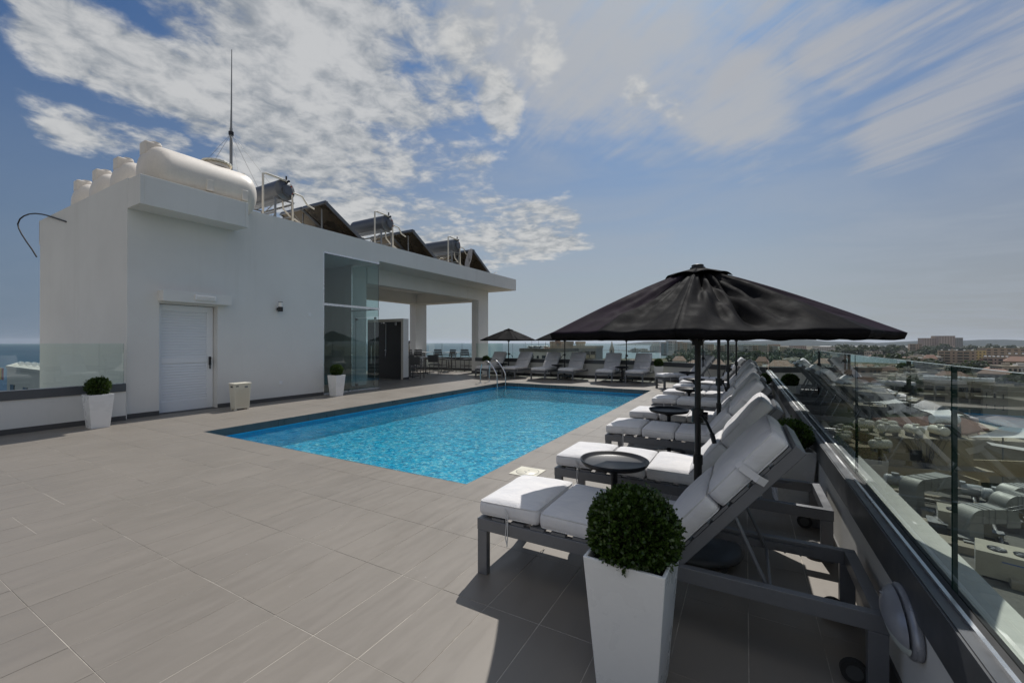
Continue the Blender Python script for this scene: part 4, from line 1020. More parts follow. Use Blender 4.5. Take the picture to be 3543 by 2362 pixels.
# ------------------------------------------------------------------ topiary planters
def leaf_ball(n, r, ls, seed, rough=.10):
    rnd = random.Random(seed); mb = MB(); vs = []; fs = []
    for i in range(n):
        z = rnd.uniform(-1, 1); a = rnd.uniform(0, 2 * pi); q = sqrt(1 - z * z); d = Vector((q * cos(a), q * sin(a), z))
        nn = mnoise.noise(d * 3.2 + Vector((seed, 0, 0))) * .11 + mnoise.noise(d * 8 + Vector((0, seed, 0))) * .11
        depth = rnd.random() ** 1.6
        rr = r * (1 + nn * rough * 10 * .8) * (1 - .34 * depth)
        p = d * rr; p.z *= .94
        ax = (d + Vector((rnd.uniform(-1, 1), rnd.uniform(-1, 1), rnd.uniform(-.6, 1.2))) * .8).normalized()
        sd = ax.cross(Vector((rnd.uniform(-1, 1), rnd.uniform(-1, 1), rnd.uniform(-1, 1)))).normalized()
        l_ = ls * rnd.uniform(.7, 1.3); w_ = l_ * .42
        o = len(vs); vs += [p, p + ax * l_ * .5 + sd * w_, p + ax * l_, p + ax * l_ * .5 - sd * w_]; fs.append((o, o + 1, o + 2, o + 3))
    for i in range(n // 130):                       # stray sprigs
        z = rnd.uniform(-.5, 1); a = rnd.uniform(0, 2 * pi); q = sqrt(1 - z * z); d = Vector((q * cos(a), q * sin(a), z)); t0 = (d + Vector((rnd.uniform(-.5, .5), rnd.uniform(-.5, .5), .5))).normalized()
        for k in range(7):
            p = d * r * .96 + t0 * (k * ls * .24); sd = t0.cross(Vector((rnd.uniform(-1, 1), rnd.uniform(-1, 1), rnd.uniform(-1, 1)))).normalized(); ax = (t0 + sd * 1.1).normalized(); s2 = ax.cross(d).normalized()
            o = len(vs); vs += [p, p + ax * ls * .45 + s2 * ls * .3, p + ax * ls * .9, p + ax * ls * .45 - s2 * ls * .3]; fs.append((o, o + 1, o + 2, o + 3))
    mb.add(vs, fs, False)
    return mb
def make_planter(nl, r, ls, seed, name='topiary_planter', zb=.62):
    t = empty(name, (0, 0, 0), '', 'potted plant')
    a, b, h = .115, .158, .55
    pt = MB(); th = .014
    o_ = [(-a, -a), (a, -a), (a, a), (-a, a)]; u_ = [(-b, -b), (b, -b), (b, b), (-b, b)]; i_ = [(x * (1 - th / b), y * (1 - th / b)) for x, y in u_]; l_ = [(x * .93, y * .93) for x, y in [(-b * .94, -b * .94), (b * .94, -b * .94), (b * .94, b * .94), (-b * .94, b * .94)]]
    vs = [(x, y, 0) for x, y in o_] + [(x, y, h) for x, y in u_] + [(x, y, h) for x, y in i_] + [(x, y, h - .07) for x, y in l_]
    fs = [(3, 2, 1, 0)]
    for k in range(4):
        j = (k + 1) % 4; fs += [(k, j, 4 + j, 4 + k), (4 + k, 4 + j, 8 + j, 8 + k), (8 + k, 8 + j, 12 + j, 12 + k)]
    pt.add(vs, fs); pt.build('pot', 'white_plastic', t, bev=.004)
    MB().add([(x, y, h - .05) for x, y in l_], [(0, 1, 2, 3)]).build('soil', 'soil', t)
    MB().cyl((0, 0, h - .06), (0, 0, zb), .012, n=8).build('stem', 'bark', t)
    leaf_ball(nl, r, ls, seed).build('foliage', 'box_leaf', t, (0, 0, zb + .015))
    MB().lathe([(r * .55 * sin(pi * k / 8), -r * .55 * cos(pi * k / 8)) for k in range(9)], (0, 0, zb + .015), 14).build('inner_twigs', 'soil', t)
    return t
PN = make_planter(14000, .178, .0170, 3, zb=.612)
PN['label'] = 'tall white tapered planter with clipped box ball in the foreground'; PN.location = (-.405, 1.755, 0); PN.rotation_euler = (0, 0, radians(-2)); PN['group'] = 'white planters with clipped box balls'
PF = make_planter(4200, .155, .022, 5, zb=.66)
pls = [(-9.36, 2.74, 'white planter with dark clipped ball against the left parapet'), (-9.42, 7.42, 'white planter with clipped ball in front of the glass corner'), (.335, 10.78, 'box ball in planter behind the loungers, farther along the right parapet'),
       (.345, 4.40, 'box ball in planter between lounger backs at the right parapet'), (-9.95, 15.55, 'planter with clipped ball beside the canopy column and ladder'), (-2.72, 15.72, 'planter with clipped ball at the far right end of the facing row')]
for i, (x, y, lb) in enumerate(pls):
    if i == 0: o = PF; o['label'] = lb; o.location = (x, y, 0); o['group'] = 'white planters with clipped box balls'
    else: o = copy_tree(PF, lb, (x, y, 0), radians([0, 4, 20, 8, 0, 12][i]))
    if i in (2, 3): o.scale = (1, 1, .88)

# ------------------------------------------------------------------ bin
t = empty('laundry_bin', (-9.28, 4.93, 0), 'cream ribbed plastic bin with lid against the facade', 'bin', rz=RZ)
a, b, h = .105, .165, .53
bb = MB(); vs = []
NZ = 6
for k in range(NZ + 1):
    f_ = .86 + .14 * k / NZ; z = .03 + (h - .03) * k / NZ
    vs += [(-a * f_, -b * f_, z), (a * f_, -b * f_, z), (a * f_, b * f_, z), (-a * f_, b * f_, z)]
fs = [(k * 4 + i, k * 4 + (i + 1) % 4, (k + 1) * 4 + (i + 1) % 4, (k + 1) * 4 + i) for k in range(NZ) for i in range(4)] + [(3, 2, 1, 0)]
bb.add(vs, fs)
for yy in [-.13 + .0145 * k for k in range(19)]: bb.beam((a * .885 + .001, yy * .9, .07), (a * .985 + .001, yy, .44), .006, .004, up=(1, 0, 0))
for s in (-1, 1):
    for q in (-1, 1): bb.box(s * .06 - .025, s * .06 + .025, q * .12 - .02, q * .12 + .02, 0, .04)
bb.build('body', 'cream_plastic', t, bev=.006)
MB().box(-a - .012, a + .012, -b - .012, b + .012, h, h + .028).build('lid', 'cream_plastic', t, bev=.012)
MB().box(a * .99, a * .99 + .004, .04, .10, .455, .49).build('label_plate', 'galvanised', t); MB().box(-.04, .04, -b * .985 - .004, -b * .985, .47, .50).box(a * .99 - .002, a * .99 + .003, -.13, -.08, .485, .505).build('grip_hole', 'black_plastic', t)

# ------------------------------------------------------------------ bulkhead lamps on the parapets
def bulkhead(loc, rz, lb, sc_=1.0, tilt=0.0):
    t = empty('bulkhead_lamp', loc, lb, 'wall lamp', 'oval bulkhead lamps on the parapets', rz)
    def dome(u, v, lo, hi, dd):
        a = lo + (hi - lo) * u; r = v
        x = .140 * r * cos(a); z = .088 * r * sin(a); d = .060 * sqrt(max(0, 1 - r * r * .93)) + dd
        return (x, -d, z)
    MB().lathe([(0, 0), (1, 0), (1, .02), (.93, .028), (0, .03)], (0, 0, 0), 40, M=Matrix(((.152, 0, 0), (0, 0, -1), (0, .098, 0)))).build('back_plate', 'lamp_grey', t)
    MB().grid(lambda u, v: dome(u, v, pi * 1.0, 2 * pi * 1.0, .015), 24, 10).build('frosted_cover', 'frosted_glass', t)
    MB().grid(lambda u, v: dome(u, v, 0, pi, .022), 24, 10).build('metal_cover', 'lamp_grey', t)
    MB().cyl((-.075, -.062, .034), (-.075, -.074, .036), .006, n=10).build('screw', 'steel', t)
    return t
bl = bulkhead((.526, 2.05, .385), radians(-90), 'oval half-frosted bulkhead lamp on the right parapet in the foreground')
bl.rotation_euler = (0, radians(14), radians(-90))
bl2 = copy_tree(bl, 'bulkhead lamp cut by the left picture edge on the left parapet', (-9.80, 1.52, .33)); bl2.rotation_euler = (0, 0, radians(90))

# ------------------------------------------------------------------ dining furniture under the canopy
def make_chair(name, sh, bh, arms, lbl):
    t = empty(name, (0, 0, 0), '', 'chair'); W2 = .23
    MB().box(-W2, W2, -.22, .22, sh - .015, sh + .012).build('seat', 'chair_fabric', t, bev=.004)
    if arms:
        for k in range(4): MB().beam((-W2 + .02, .235 + .012 * k, sh + .18 + k * .085), (W2 - .02, .235 + .012 * k, sh + .18 + k * .085), .012, .065).build('back_slat', 'chair_fabric', t)
    else: MB().add([(-W2 + .02, .225, sh + .10), (W2 - .02, .225, sh + .10), (W2 - .02, .29, bh), (-W2 + .02, .29, bh), (-W2 + .02, .235, sh + .10), (W2 - .02, .235, sh + .10), (W2 - .02, .30, bh), (-W2 + .02, .30, bh)], [(0, 1, 2, 3), (7, 6, 5, 4), (0, 4, 5, 1), (2, 6, 7, 3), (1, 5, 6, 2), (0, 3, 7, 4)]).build('backrest', 'chair_fabric', t)
    for s in (-1, 1):
        MB().beam((s * W2, -.25, 0), (s * W2, -.20, sh), .028, .028, up=(0, 1, 0)).build('leg', 'chair_metal', t)
        MB().tube([(s * W2, .27, 0), (s * W2, .21, sh), (s * W2, .29, bh)], .016, 6).build('leg', 'chair_metal', t)
        if arms or bh < .95: MB().box(s * W2 - .02, s * W2 + .02, -.2, .24, sh + .20, sh + .22).build('armrest', 'chair_metal', t)
    MB().box(-W2, W2, -.215, -.19, sh * .42, sh * .42 + .025).box(-W2, W2, .23, .25, sh * .42, sh * .42 + .025).build('stretcher', 'chair_metal', t)
    return t
def make_dtable(name, h, w_, ped):
    t = empty(name, (0, 0, 0), '', 'table')
    MB().box(-w_, w_, -w_, w_, h - .03, h).build('table_top', 'table_white', t, bev=.005)
    if ped: MB().cyl((0, 0, .02), (0, 0, h - .03), .035, n=14).build('pedestal', 'chair_metal', t); MB().beam((-.28, -.28, .025), (.28, .28, .025), .05, .03).beam((-.28, .28, .025), (.28, -.28, .025), .05, .031).build('base', 'chair_metal', t)
    return t
c_lo = make_chair('dining_chair', .44, .86, False, ''); c_hi = make_chair('bar_stool', .60, .93, True, '')
lows = [(-11.22, 12.50, -155, 'low dark dining chair nearest the shower wall, seen from behind'), (-12.10, 14.62, -150, 'low dark dining chair with sunlit seat by the canopy shade edge'), (-13.35, 14.5, 120, 'low dark dining chair facing the pool on the left of the first table'), (-12.5, 13.3, 20, 'low dark dining chair behind the first white table')]
his = [(-13.45, 16.75, -170, 'tall slatted bar stool in front of the rear glass, second from the column'), (-12.35, 16.0, -10, 'tall slatted bar stool with back to the pool, nearest the column'), (-12.0, 17.0, 60, 'tall bar stool partly hidden by the canopy column'), (-14.4, 16.0, 150, 'tall bar stool at the left of the rear tables'), (-15.0, 16.7, -175, 'tall bar stool at the rear left behind the others'), (-13.9, 15.4, 10, 'tall bar stool in the middle of the dining group')]
for L_, src, grp in ((lows, c_lo, 'low dining chairs under the canopy'), (his, c_hi, 'tall bar stools under the canopy')):
    for i, (x, y, a_, lb) in enumerate(L_):
        if i == 0: o = src; o['label'] = lb; o.location = (x, y, 0); o.rotation_euler = (0, 0, radians(a_))
        else: o = copy_tree(src, lb, (x, y, 0), radians(a_))
        o['group'] = grp
d_lo = make_dtable('dining_table', .75, .38, True); d_hi = make_dtable('bar_table', .92, .32, True)
for i, (src, x, y, a_, lb) in enumerate([(d_lo, -12.0, 13.0, 25, 'low white topped dining table behind the shower wall'), (d_lo, -12.85, 14.95, 10, 'low white topped dining table in the sun'), (d_hi, -12.75, 16.75, 5, 'tall white topped bar table nearest the column'), (d_hi, -14.3, 16.5, 0, 'tall white topped bar table at the rear left')]):
    if i in (0, 2): o = src; o['label'] = lb; o.location = (x, y, 0); o.rotation_euler = (0, 0, radians(a_))
    else: o = copy_tree(src, lb, (x, y, 0), radians(a_))
    o['group'] = 'white topped tables under the canopy'

# ------------------------------------------------------------------ neighbouring roof with air handling plant
RZN = -11.0
def A_(u, v, z=RZN): return at(u, v, z)
nb = empty('plant_roof_building', (0, 0, 0), 'neighbouring low block with plant filled roof below the right balustrade', 'building')
qa = [A_(2935, 1560), A_(3543, 1590), (46, 34, RZN), (46, 4, RZN), (2.2, 4, RZN), (2.2, 20, RZN)]
pl_ = [(2.4, -2), (30, -2), (44, 30), (40, 52), (3.2, 46)]
MB().prism(pl_, SEA_Z, RZN).build('walls', 'beige_wall', nb)
MB().prism([(x * 1.0, y) for x, y in [(2.5, -1.9), (29.9, -1.9), (43.8, 30), (39.8, 51.8), (3.3, 45.8)]], RZN + .003, RZN + .05).build('roof', 'roof_felt', nb)
def wallseg(u0, v0, u1, v1, h, th=.2, mat='beige_wall', nm='parapet', z=RZN + .05):
    a = at(u0, v0, z); b = at(u1, v1, z); m = MB().beam((a.x, a.y, z + h / 2), (b.x, b.y, z + h / 2), th, h); return m.build(nm, mat, nb)
wallseg(2960, 1640, 3300, 1668, 1.0); wallseg(3300, 1668, 3390, 1700, .9); wallseg(3370, 1780, 3560, 1830, .9); wallseg(3075, 1712, 3160, 1716, .5, .5, 'roof_cream')
MB().beam(tuple(A_(3330, 1830)), tuple(A_(3560, 1990)), .25, .12).build('kerb_line', 'white_wall', nb)
def rtank(u, v, z, Lt, R, ang, mat='tank_plastic', lb='', grp=None, stand=0.25):
    p = at(u, v, z)
    t = empty('water_tank', (p.x, p.y, z + stand + R), lb, 'water tank', grp, rz=ang)
    prof = [(0, -Lt / 2), (R * .6, -Lt / 2 + .02), (R * .9, -Lt / 2 + .08), (R, -Lt / 2 + .2), (R, Lt / 2 - .2), (R * .9, Lt / 2 - .08), (R * .6, Lt / 2 - .02), (0, Lt / 2)]
    MB().lathe(prof, (0, 0, 0), 20, M=Matrix.Rotation(radians(90), 3, 'Y')).build('shell', mat, t)
    MB().cyl((-Lt * .12, 0, R - .04), (-Lt * .12, 0, R + .10), .22, n=16).cyl((-Lt * .12, 0, R + .10), (-Lt * .12, 0, R + .15), .27, n=16).build('hatch', mat, t)
    MB().box(-Lt * .35, -Lt * .3, -R * .8, R * .8, -R - stand, -R * .6).box(Lt * .3, Lt * .35, -R * .8, R * .8, -R - stand, -R * .6).build('stand', 'galvanised', t)
    return t
az_r = radians(-8)
simple('tank_grey', (0.40, 0.41, 0.40), 0.5, var=0.08)
for i, (u, v, L_, R_, a_, lb) in enumerate([(3110, 1690, 1.95, .45, -8, 'grey plastic roof tank left of the arched duct on the neighbouring roof'), (3340, 1722, 2.0, .45, -8, 'grey plastic roof tank right of the tall balustrade joint'), (3465, 1748, 2.1, .46, -10, 'grey plastic roof tank at the far right of the plant roof')]):
    rtank(u, v, RZN + .05, L_, R_, radians(a_), 'tank_grey', lb, 'grey tanks on the neighbouring roof')
def duct(pa, pb, h, wd, lb, tail=None):
    """rectangular sheet metal gooseneck from pa up, over and down to pb"""
    pa = Vector(pa); pb = Vector(pb); t = empty('air_duct', pa, lb, 'air duct', 'arched sheet metal ducts on the plant roof')
    d = Vector((pb.x - pa.x, pb.y - pa.y, 0)); Lh = d.length; d.normalize(); sd = Vector((-d.y, d.x, 0)); th = .85; r = th * .95
    path = []
    for k in range(11): a = pi / 2 * k / 10; path.append((r - r * cos(a), h - r + r * sin(a), a))
    for k in range(1, 4): path.append((r + (Lh - 2 * r) * k / 4, h, pi / 2))
    for k in range(11): a = pi / 2 * k / 10; path.append((Lh - r + r * sin(a), h - r + r * cos(a), pi / 2 + a))
    path = [(0, 0, 0)] + path + [(Lh, (pb.z - pa.z), pi)]
    vs = []
    for s_, z, a in path:
        n_x, n_z = -cos(a), sin(a)       # outward normal of the bend
        for o_, q in ((0, -1), (0, 1), (-th, 1), (-th, -1)):
            p = d * (s_ + n_x * o_) + sd * (q * wd / 2); vs.append((p.x, p.y, z + n_z * o_))
    n = len(path); fs = [(i * 4 + k, i * 4 + (k + 1) % 4, (i + 1) * 4 + (k + 1) % 4, (i + 1) * 4 + k) for i in range(n - 1) for k in range(4)]
    MB().add(vs, fs).build('casing', 'duct_metal', t)
    sm = MB()
    for i in (1, 11, 12, 13, 15, n - 2):
        s_, z, a = path[i]; n_x, n_z = -cos(a), sin(a); c_ = [d * (s_ + n_x * o_) + sd * (q * wd / 2 * 1.02) + Vector((0, 0, z + n_z * o_)) for o_, q in ((.02, -1), (.02, 1), (-th - .02, 1), (-th - .02, -1))]
        for k in range(4): sm.beam(c_[k], c_[(k + 1) % 4], .035, .035)
    sm.build('seams', 'galvanised', t, kind=None)
    return t
def ac(u, v, wd, dp, h, ang, lb, z=RZN + .05):
    p = at(u, v, z); t = empty('air_conditioner', (p.x, p.y, z), lb, 'air conditioner', 'packaged air conditioners on the plant roof', rz=ang)
    MB().box(0, wd, 0, dp, .12, h).box(.1, .25, .1, dp - .1, 0, .12).box(wd - .25, wd - .1, .1, dp - .1, 0, .12).build('casing', 'ac_cream', t, bev=.015)
    for k in range(2):
        cx = wd * (.32 + .38 * k); cy_ = dp * .38
        fn_ = MB().lathe([(.34, 0), (.36, .06), (.33, .07), (.31, .02), (0, .02)], (cx, cy_, h), 24).build('fan_ring', 'black_plastic', t)
        fb = MB()
        for q in range(5):
            a = 2 * pi * q / 5; fb.beam((cx, cy_, h + .05), (cx + .3 * cos(a), cy_ + .3 * sin(a), h + .05), .10, .01)
        for q in range(1, 4): fb.tube([(cx + .085 * q * cos(2 * pi * k2 / 16), cy_ + .085 * q * sin(2 * pi * k2 / 16), h + .072) for k2 in range(17)], .006, 4)
        fb.build('fan_blades', 'galvanised', fn_)
    MB().box(wd * .38, wd * .78, -.004, 0, h * .74, h * .78).build('printed_stripe', 'blue_print', t)
    lv = MB()
    for q in range(9): lv.box(-.012, 0, .1, dp - .1, .25 + q * (h - .4) / 9, .25 + q * (h - .4) / 9 + .05)
    lv.build('grille', 'galvanised', t)
    return t
ac(3246, 1835, 2.35, 2.0, 1.35, radians(-14), 'cream rooftop air conditioner with two fans, behind the tall balustrade joint')
ac(3375, 1990, 2.4, 2.0, 1.4, radians(-18), 'nearest cream rooftop air conditioner with two fans at the lower right')
ac(3310, 1800, 1.6, 1.5, .8, radians(-14), 'smaller cream air conditioner between the two large ones')
duct(A_(3140, 1765), A_(3292, 1742) + Vector((0, 0, .9)), 2.35, 1.1, 'large arched sheet metal duct left of the tall balustrade joint')
duct(A_(3322, 1880), A_(3495, 1880) + Vector((0, 0, 1.2)), 2.3, 1.1, 'arched sheet metal duct bending down to the nearest air conditioner')
duct(A_(3448, 1812), A_(3590, 1815) + Vector((0, 0, .8)), 2.1, 1.1, 'arched sheet metal duct at the right picture edge')
duct(A_(3468, 1766), A_(3640, 1770) + Vector((0, 0, .8)), 1.9, 1.1, 'farthest arched sheet metal duct at the right picture edge')
for (u, v, a, b_, h, lb) in [(3172, 1822, 3.2, 1.2, .35, 'flat cream metal deck piece between duct and ledge'), (3232, 1895, 3.0, 1.4, .5, 'low cream plant box in front of the tall air conditioner'), (3500, 2040, 2.6, 1.6, .45, 'low cream plant box at the bottom right corner'), (3140, 1722, 2.6, .5, .5, 'long cream sill below the left roof tank')]:
    p = A_(u, v); t = empty('plant_plinth', p, lb, 'plinth', rz=radians(-14)); MB().box(0, a, 0, b_, 0.05, h).build('body', 'roof_cream', t, bev=.02)
rq = random.Random(21)
for k in range(14):
    u0 = rq.uniform(3060, 3480); v0 = 1650 + (u0 - 3060) * .18 + rq.uniform(0, 190); p = A_(u0, v0); L_ = rq.uniform(2, 6); a_ = radians(-14 + rq.choice([0, 0, 90]))
    tag(MB().tube([(0, 0, .05), (0, 0, .3), (L_ * cos(a_), L_ * sin(a_), .3), (L_ * cos(a_), L_ * sin(a_), .05)], rq.choice([.05, .08, .11]), 6).build('roof_pipe', rq.choice(['galvanised', 'pipe_cream', 'slate']), None, p), 'pipe run lying on the plant roof among the ducts', 'pipe', 'pipe runs on the plant roof')
for k in range(12):
    u0 = rq.uniform(3090, 3500); v0 = 1690 + (u0 - 3060) * .18 + rq.uniform(0, 170); p = A_(u0, v0); t = empty('vent_box', p, 'small vent box among the plant on the neighbouring roof', 'vent', 'small vent boxes on the plant roof', radians(-14)); s_ = rq.uniform(.25, .5)
    MB().box(-s_, s_, -s_, s_, .05, .1 + s_ * 1.3).build('body', rq.choice(['ac_cream', 'duct_metal', 'slate']), t); MB().box(-s_ - .06, s_ + .06, -s_ - .06, s_ + .06, .14 + s_ * 1.3, .18 + s_ * 1.3).build('cowl', 'galvanised', t)
# stairs rail
t = empty('service_steps', A_(3440, 1830), 'small metal service steps with handrails between the air conditioners', 'steps', rz=radians(-14))
for y in (0, .7): MB().tube([(0, y, 0), (0, y, 1.0), (1.6, y, 1.9), (1.6, y, .9)], .03, 6).build('handrail', 'galvanised', t)
for k in range(5): MB().box(.1 + .3 * k, .35 + .3 * k, 0, .7, .2 + .2 * k, .24 + .2 * k).build('tread', 'galvanised', t)
# stair house
a = A_(3052, 1640); b = A_(3368, 1652); dv = (b - a); an = atan2(dv.y, dv.x); Lh = dv.length
t = empty('roof_house', a, 'beige rendered roof house with one dark square window and tanks on top', 'building', rz=an)
HH = 3.35
MB().box(0, Lh, 0, 4.2, .05, HH).build('wall', 'beige_wall', t)
MB().box(-.15, Lh + .12, -.12, 4.3, HH, HH + .14).build('roof', 'roof_cream', t)
f_ = MB().box(Lh * .30, Lh * .30 + 1.15, -.03, .02, 1.35, 2.45).build('window', 'pale_wall', t)
MB().box(Lh * .30 + .07, Lh * .30 + 1.08, -.045, -.031, 1.42, 2.38).build('pane', 'window_dark', f_)
MB().box(Lh * .47, Lh + .3, -1.6, -.0, .95, 1.03).build('lean_to_roof', 'roof_cream', t)
MB().box(Lh * .62, Lh, -1.5, -.0, .05, .95).build('lean_to_wall', 'beige_wall', t)
MB().box(Lh, Lh + 5, .6, .8, .05, 1.5).box(Lh + 4.8, Lh + 5, -2.5, .6, .05, 1.5).build('yard_wall', 'beige_wall', t)
cb_ = MB(); rnd = random.Random(4)
for k in range(16):
    x0 = Lh * (.42 + .03 * rnd.random()); x1 = x0 + rnd.uniform(-2.6, 3.0)
    pts = [(x1 + (x0 + .3 - x1) * s_, -.10 - .1 * rnd.random(), HH + .1 - (HH - .6) * s_ ** 1.5 - .9 * sin(pi * s_) * rnd.random()) for s_ in [q / 8 for q in range(9)]]
    cb_.tube(pts, .018, 4)
for k in range(30): 
    z = .3 + 1.7 * rnd.random(); cb_.tube([(Lh * .44 + rnd.uniform(-.3, .5), -.3 * rnd.random() - .1, z), (Lh * .44 + rnd.uniform(-.4, .9), -.5 * rnd.random() - .1, z - rnd.random() * .7)], .02, 4)
tag(cb_.build('cable_tangle', 'cable_black', None, a, (0, 0, an)), 'tangle of black cables hanging down the beige roof house wall', 'cables', kind='stuff')
aw = lambda x, y, z: (Matrix.Rotation(an, 4, 'Z') @ Vector((x, y, z))) + a
hz_ = HH + .14
G_T = 'cream tanks crowded on the beige roof house'
kk = 0
tposs = [(1.1, .8, 0), (3.2, .7, 90), (5.2, .6, 90), (-1.9, 2.6, 0), (-3.9, 3.1, 0), (-5.9, 3.6, 0), (.3, 2.9, 0), (2.5, 3.1, 0), (-2.4, 5.2, 0), (-4.6, 5.6, 0), (-.2, 5.4, 0), (2.2, 5.6, 0), (-3.1, .9, 0), (-5.0, 1.5, 0), (-1.0, -1.3, 0)]
MB().box(-8.0, -.2, .2, 8.0, .05, HH - .9).build('lower_block', 'beige_wall', t)
for i, (x, y, a_) in enumerate(tposs):
    zz = hz_ if x > 0 and y < 4.2 else (RZN + .0)
    p = aw(x, y, 0)
    z_ = a.z + (hz_ if (0 < x < Lh and y < 4.2) else HH - .9)
    if i == 0:
        proto = rtank(3100, 1500, z_, 1.75, .42, an, 'cream_plastic', '', G_T); o = proto
        o['label'] = 'cream cylindrical tank with round end, one of those crowded on the beige roof house'
    else: o = copy_tree(proto, 'cream cylindrical tank with round end, one of those crowded on the beige roof house')
    o.location = (p.x, p.y, z_ + .67); o.rotation_euler = (0, 0, an + radians(a_ if i < 3 else rnd.uniform(-6, 6)))
# big white boiler on a dark stand
t = empty('boiler_stand', aw(6.3, 1.6, hz_), 'large white boiler on a dark stand right of the tall balustrade joint', 'boiler', rz=an)
MB().cyl((-.9, 0, 1.55), (1.25, 0, 1.55), .42, n=24).build('boiler', 'white_plastic', t)
MB().box(-.7, 1.15, -.55, .45, .0, .95).build('dark_tank', 'slate', t)
st2 = MB()
for x in (-.8, 1.2):
    for y in (-.4, .4): st2.box(x - .03, x + .03, y - .03, y + .03, 0, 1.2)
st2.box(-.8, 1.2, -.43, -.37, 1.1, 1.16).build('stand', 'galvanised', t)
t = empty('awning_panel', aw(8.6, .0, .4 + 2.4), 'pale corrugated panel leaning out beside the beige roof house', 'awning', rz=an)
mm = MB(); mm.add([(0, 0, .5), (3.6, -.6, .0), (2.6, -2.0, .0), (-.6, -1.2, .45)], [(0, 3, 2, 1)]).add([(0, 0, .53), (3.6, -.6, .03), (2.6, -2.0, .03), (-.6, -1.2, .48)], [(0, 1, 2, 3)]); mm.build('panel', 'white_wall', t)

# ------------------------------------------------------------------ pergola, sails, corrugated roofs further down
def slab(name, label, cat, pts, mat, th=.25, grp=None):
    pts = [Vector(p) for p in pts]; c0 = sum(pts, Vector()) / len(pts); t = empty(name, c0, label, cat, grp)
    vs = [p - c0 for p in pts] + [p - c0 - Vector((0, 0, th)) for p in pts]; n = len(pts)
    MB().add(vs, [tuple(range(n - 1, -1, -1)), tuple(range(n, 2 * n))] + [(i, (i + 1) % n, n + (i + 1) % n, n + i) for i in range(n)]).build('cover', mat, t); return t
def sail(label, c4_, z, dip=1.2):
    P4 = [at(u, v, z + dz) for u, v, dz in c4_]; c0 = sum(P4, Vector()) / 4
    t = empty('shade_sail', c0, label, 'shade sail', 'white shade sails beyond the neighbouring roof')
    def fn(u, v):
        p = P4[0].lerp(P4[1], u).lerp(P4[3].lerp(P4[2], u), v) - c0
        pinch = 1 - .22 * (sin(pi * u) * (abs(2 * v - 1)) ** 2 + sin(pi * v) * abs(2 * u - 1) ** 2)
        return (p.x * pinch, p.y * pinch, p.z - dip * .4 * sin(pi * u) * sin(pi * v))
    MB().grid(fn, 14, 14).build('cloth', 'sailcloth', t)
    for q in P4: MB().cyl((q.x - c0.x, q.y - c0.y, SEA_Z - c0.z), (q.x - c0.x, q.y - c0.y, q.z - c0.z), .10, n=8).build('post', 'galvanised', t)
sail('white shade sail between the brown pergola and the long cream block', [(3180, 1417, .5), (3285, 1416, 0), (3335, 1436, -.3), (3235, 1442, .2)], -15)
sail('white peaked shade sail at the right beyond the striped pergola', [(3350, 1512, 0), (3470, 1474, 1.5), (3560, 1480, 1.2), (3575, 1516, 0)], -14)
sail('long white shade sail behind the crowd of cream tanks', [(3155, 1473, .6), (3218, 1470, .3), (3262, 1500, -.3), (3222, 1508, 0)], -13.5)
sail('white curved shade sail seen left of the long cream block', [(3010, 1390, 0), (3100, 1380, .5), (3150, 1392, 0), (3060, 1398, .5)], -16)
tpg = empty('pergola', at(3200, 1470, -15), 'wide brown slatted pergola with rounded right end', 'pergola')
c0 = tpg.location.copy(); s0_ = None
aL = at(3020, 1448, -15); bL = at(3235, 1500, -15); aR = at(3330, 1440, -15); bR = at(3460, 1500, -15)
NS = 20
for k in range(NS + 1):
    f = k / NS
    p = aL.lerp(bL, f); q = aR.lerp(bR, f); q = p + (q - p) * (1 - .10 * (2 * f - 1) ** 2 - (.35 * max(0, f - .8) / .2))
    p = p + (q - p) * (0.0 if f < .6 else .9 * (f - .6))
    MB().beam(p - c0, q - c0, .20, .40).build('slat', 'pergola_wood', tpg)
for (p, q) in ((aL, bL), (aR.lerp(aL, .06), bR.lerp(bL, .3)), (aL.lerp(aR, .5), bL.lerp(bR, .5))): MB().beam(p - c0 - Vector((0, 0, .25)), q - c0 - Vector((0, 0, .25)), .2, .25).build('beam', 'pergola_wood', tpg)
slab('terrace_floor', 'cream terrace floor under the striped pergola', 'terrace', [at(3020, 1455, -17), at(3240, 1512, -17), at(3560, 1530, -17), at(3560, 1455, -17)], 'roof_cream', 8)
def corr(name, label, pts, mat, n, cat='roof'):
    P4 = [Vector(p) for p in pts]; c0 = sum(P4, Vector()) / 4; t = empty(name, c0, label, cat)
    mb = MB(); slab_ = [p - c0 for p in P4]
    mb.add(slab_ + [p - Vector((0, 0, .3)) for p in slab_], [(3, 2, 1, 0), (4, 5, 6, 7), (0, 1, 5, 4), (1, 2, 6, 5), (2, 3, 7, 6), (3, 0, 4, 7)]); mb.build('sheet', mat, t)
    rb = MB()
    for k in range(n + 1):
        f = k / n; rb.beam(P4[0].lerp(P4[3], f) - c0 + Vector((0, 0, .08)), P4[1].lerp(P4[2], f) - c0 + Vector((0, 0, .08)), .22, .16)
    rb.build('rib', mat, t, kind='stuff'); return t
corr('corrugated_roof', 'wide mauve corrugated roof at the right beyond the pergola', [at(3345, 1447, -15), at(3447, 1436, -14), at(3580, 1456, -15), at(3580, 1500, -15.5)], 'roof_mauve', 26)

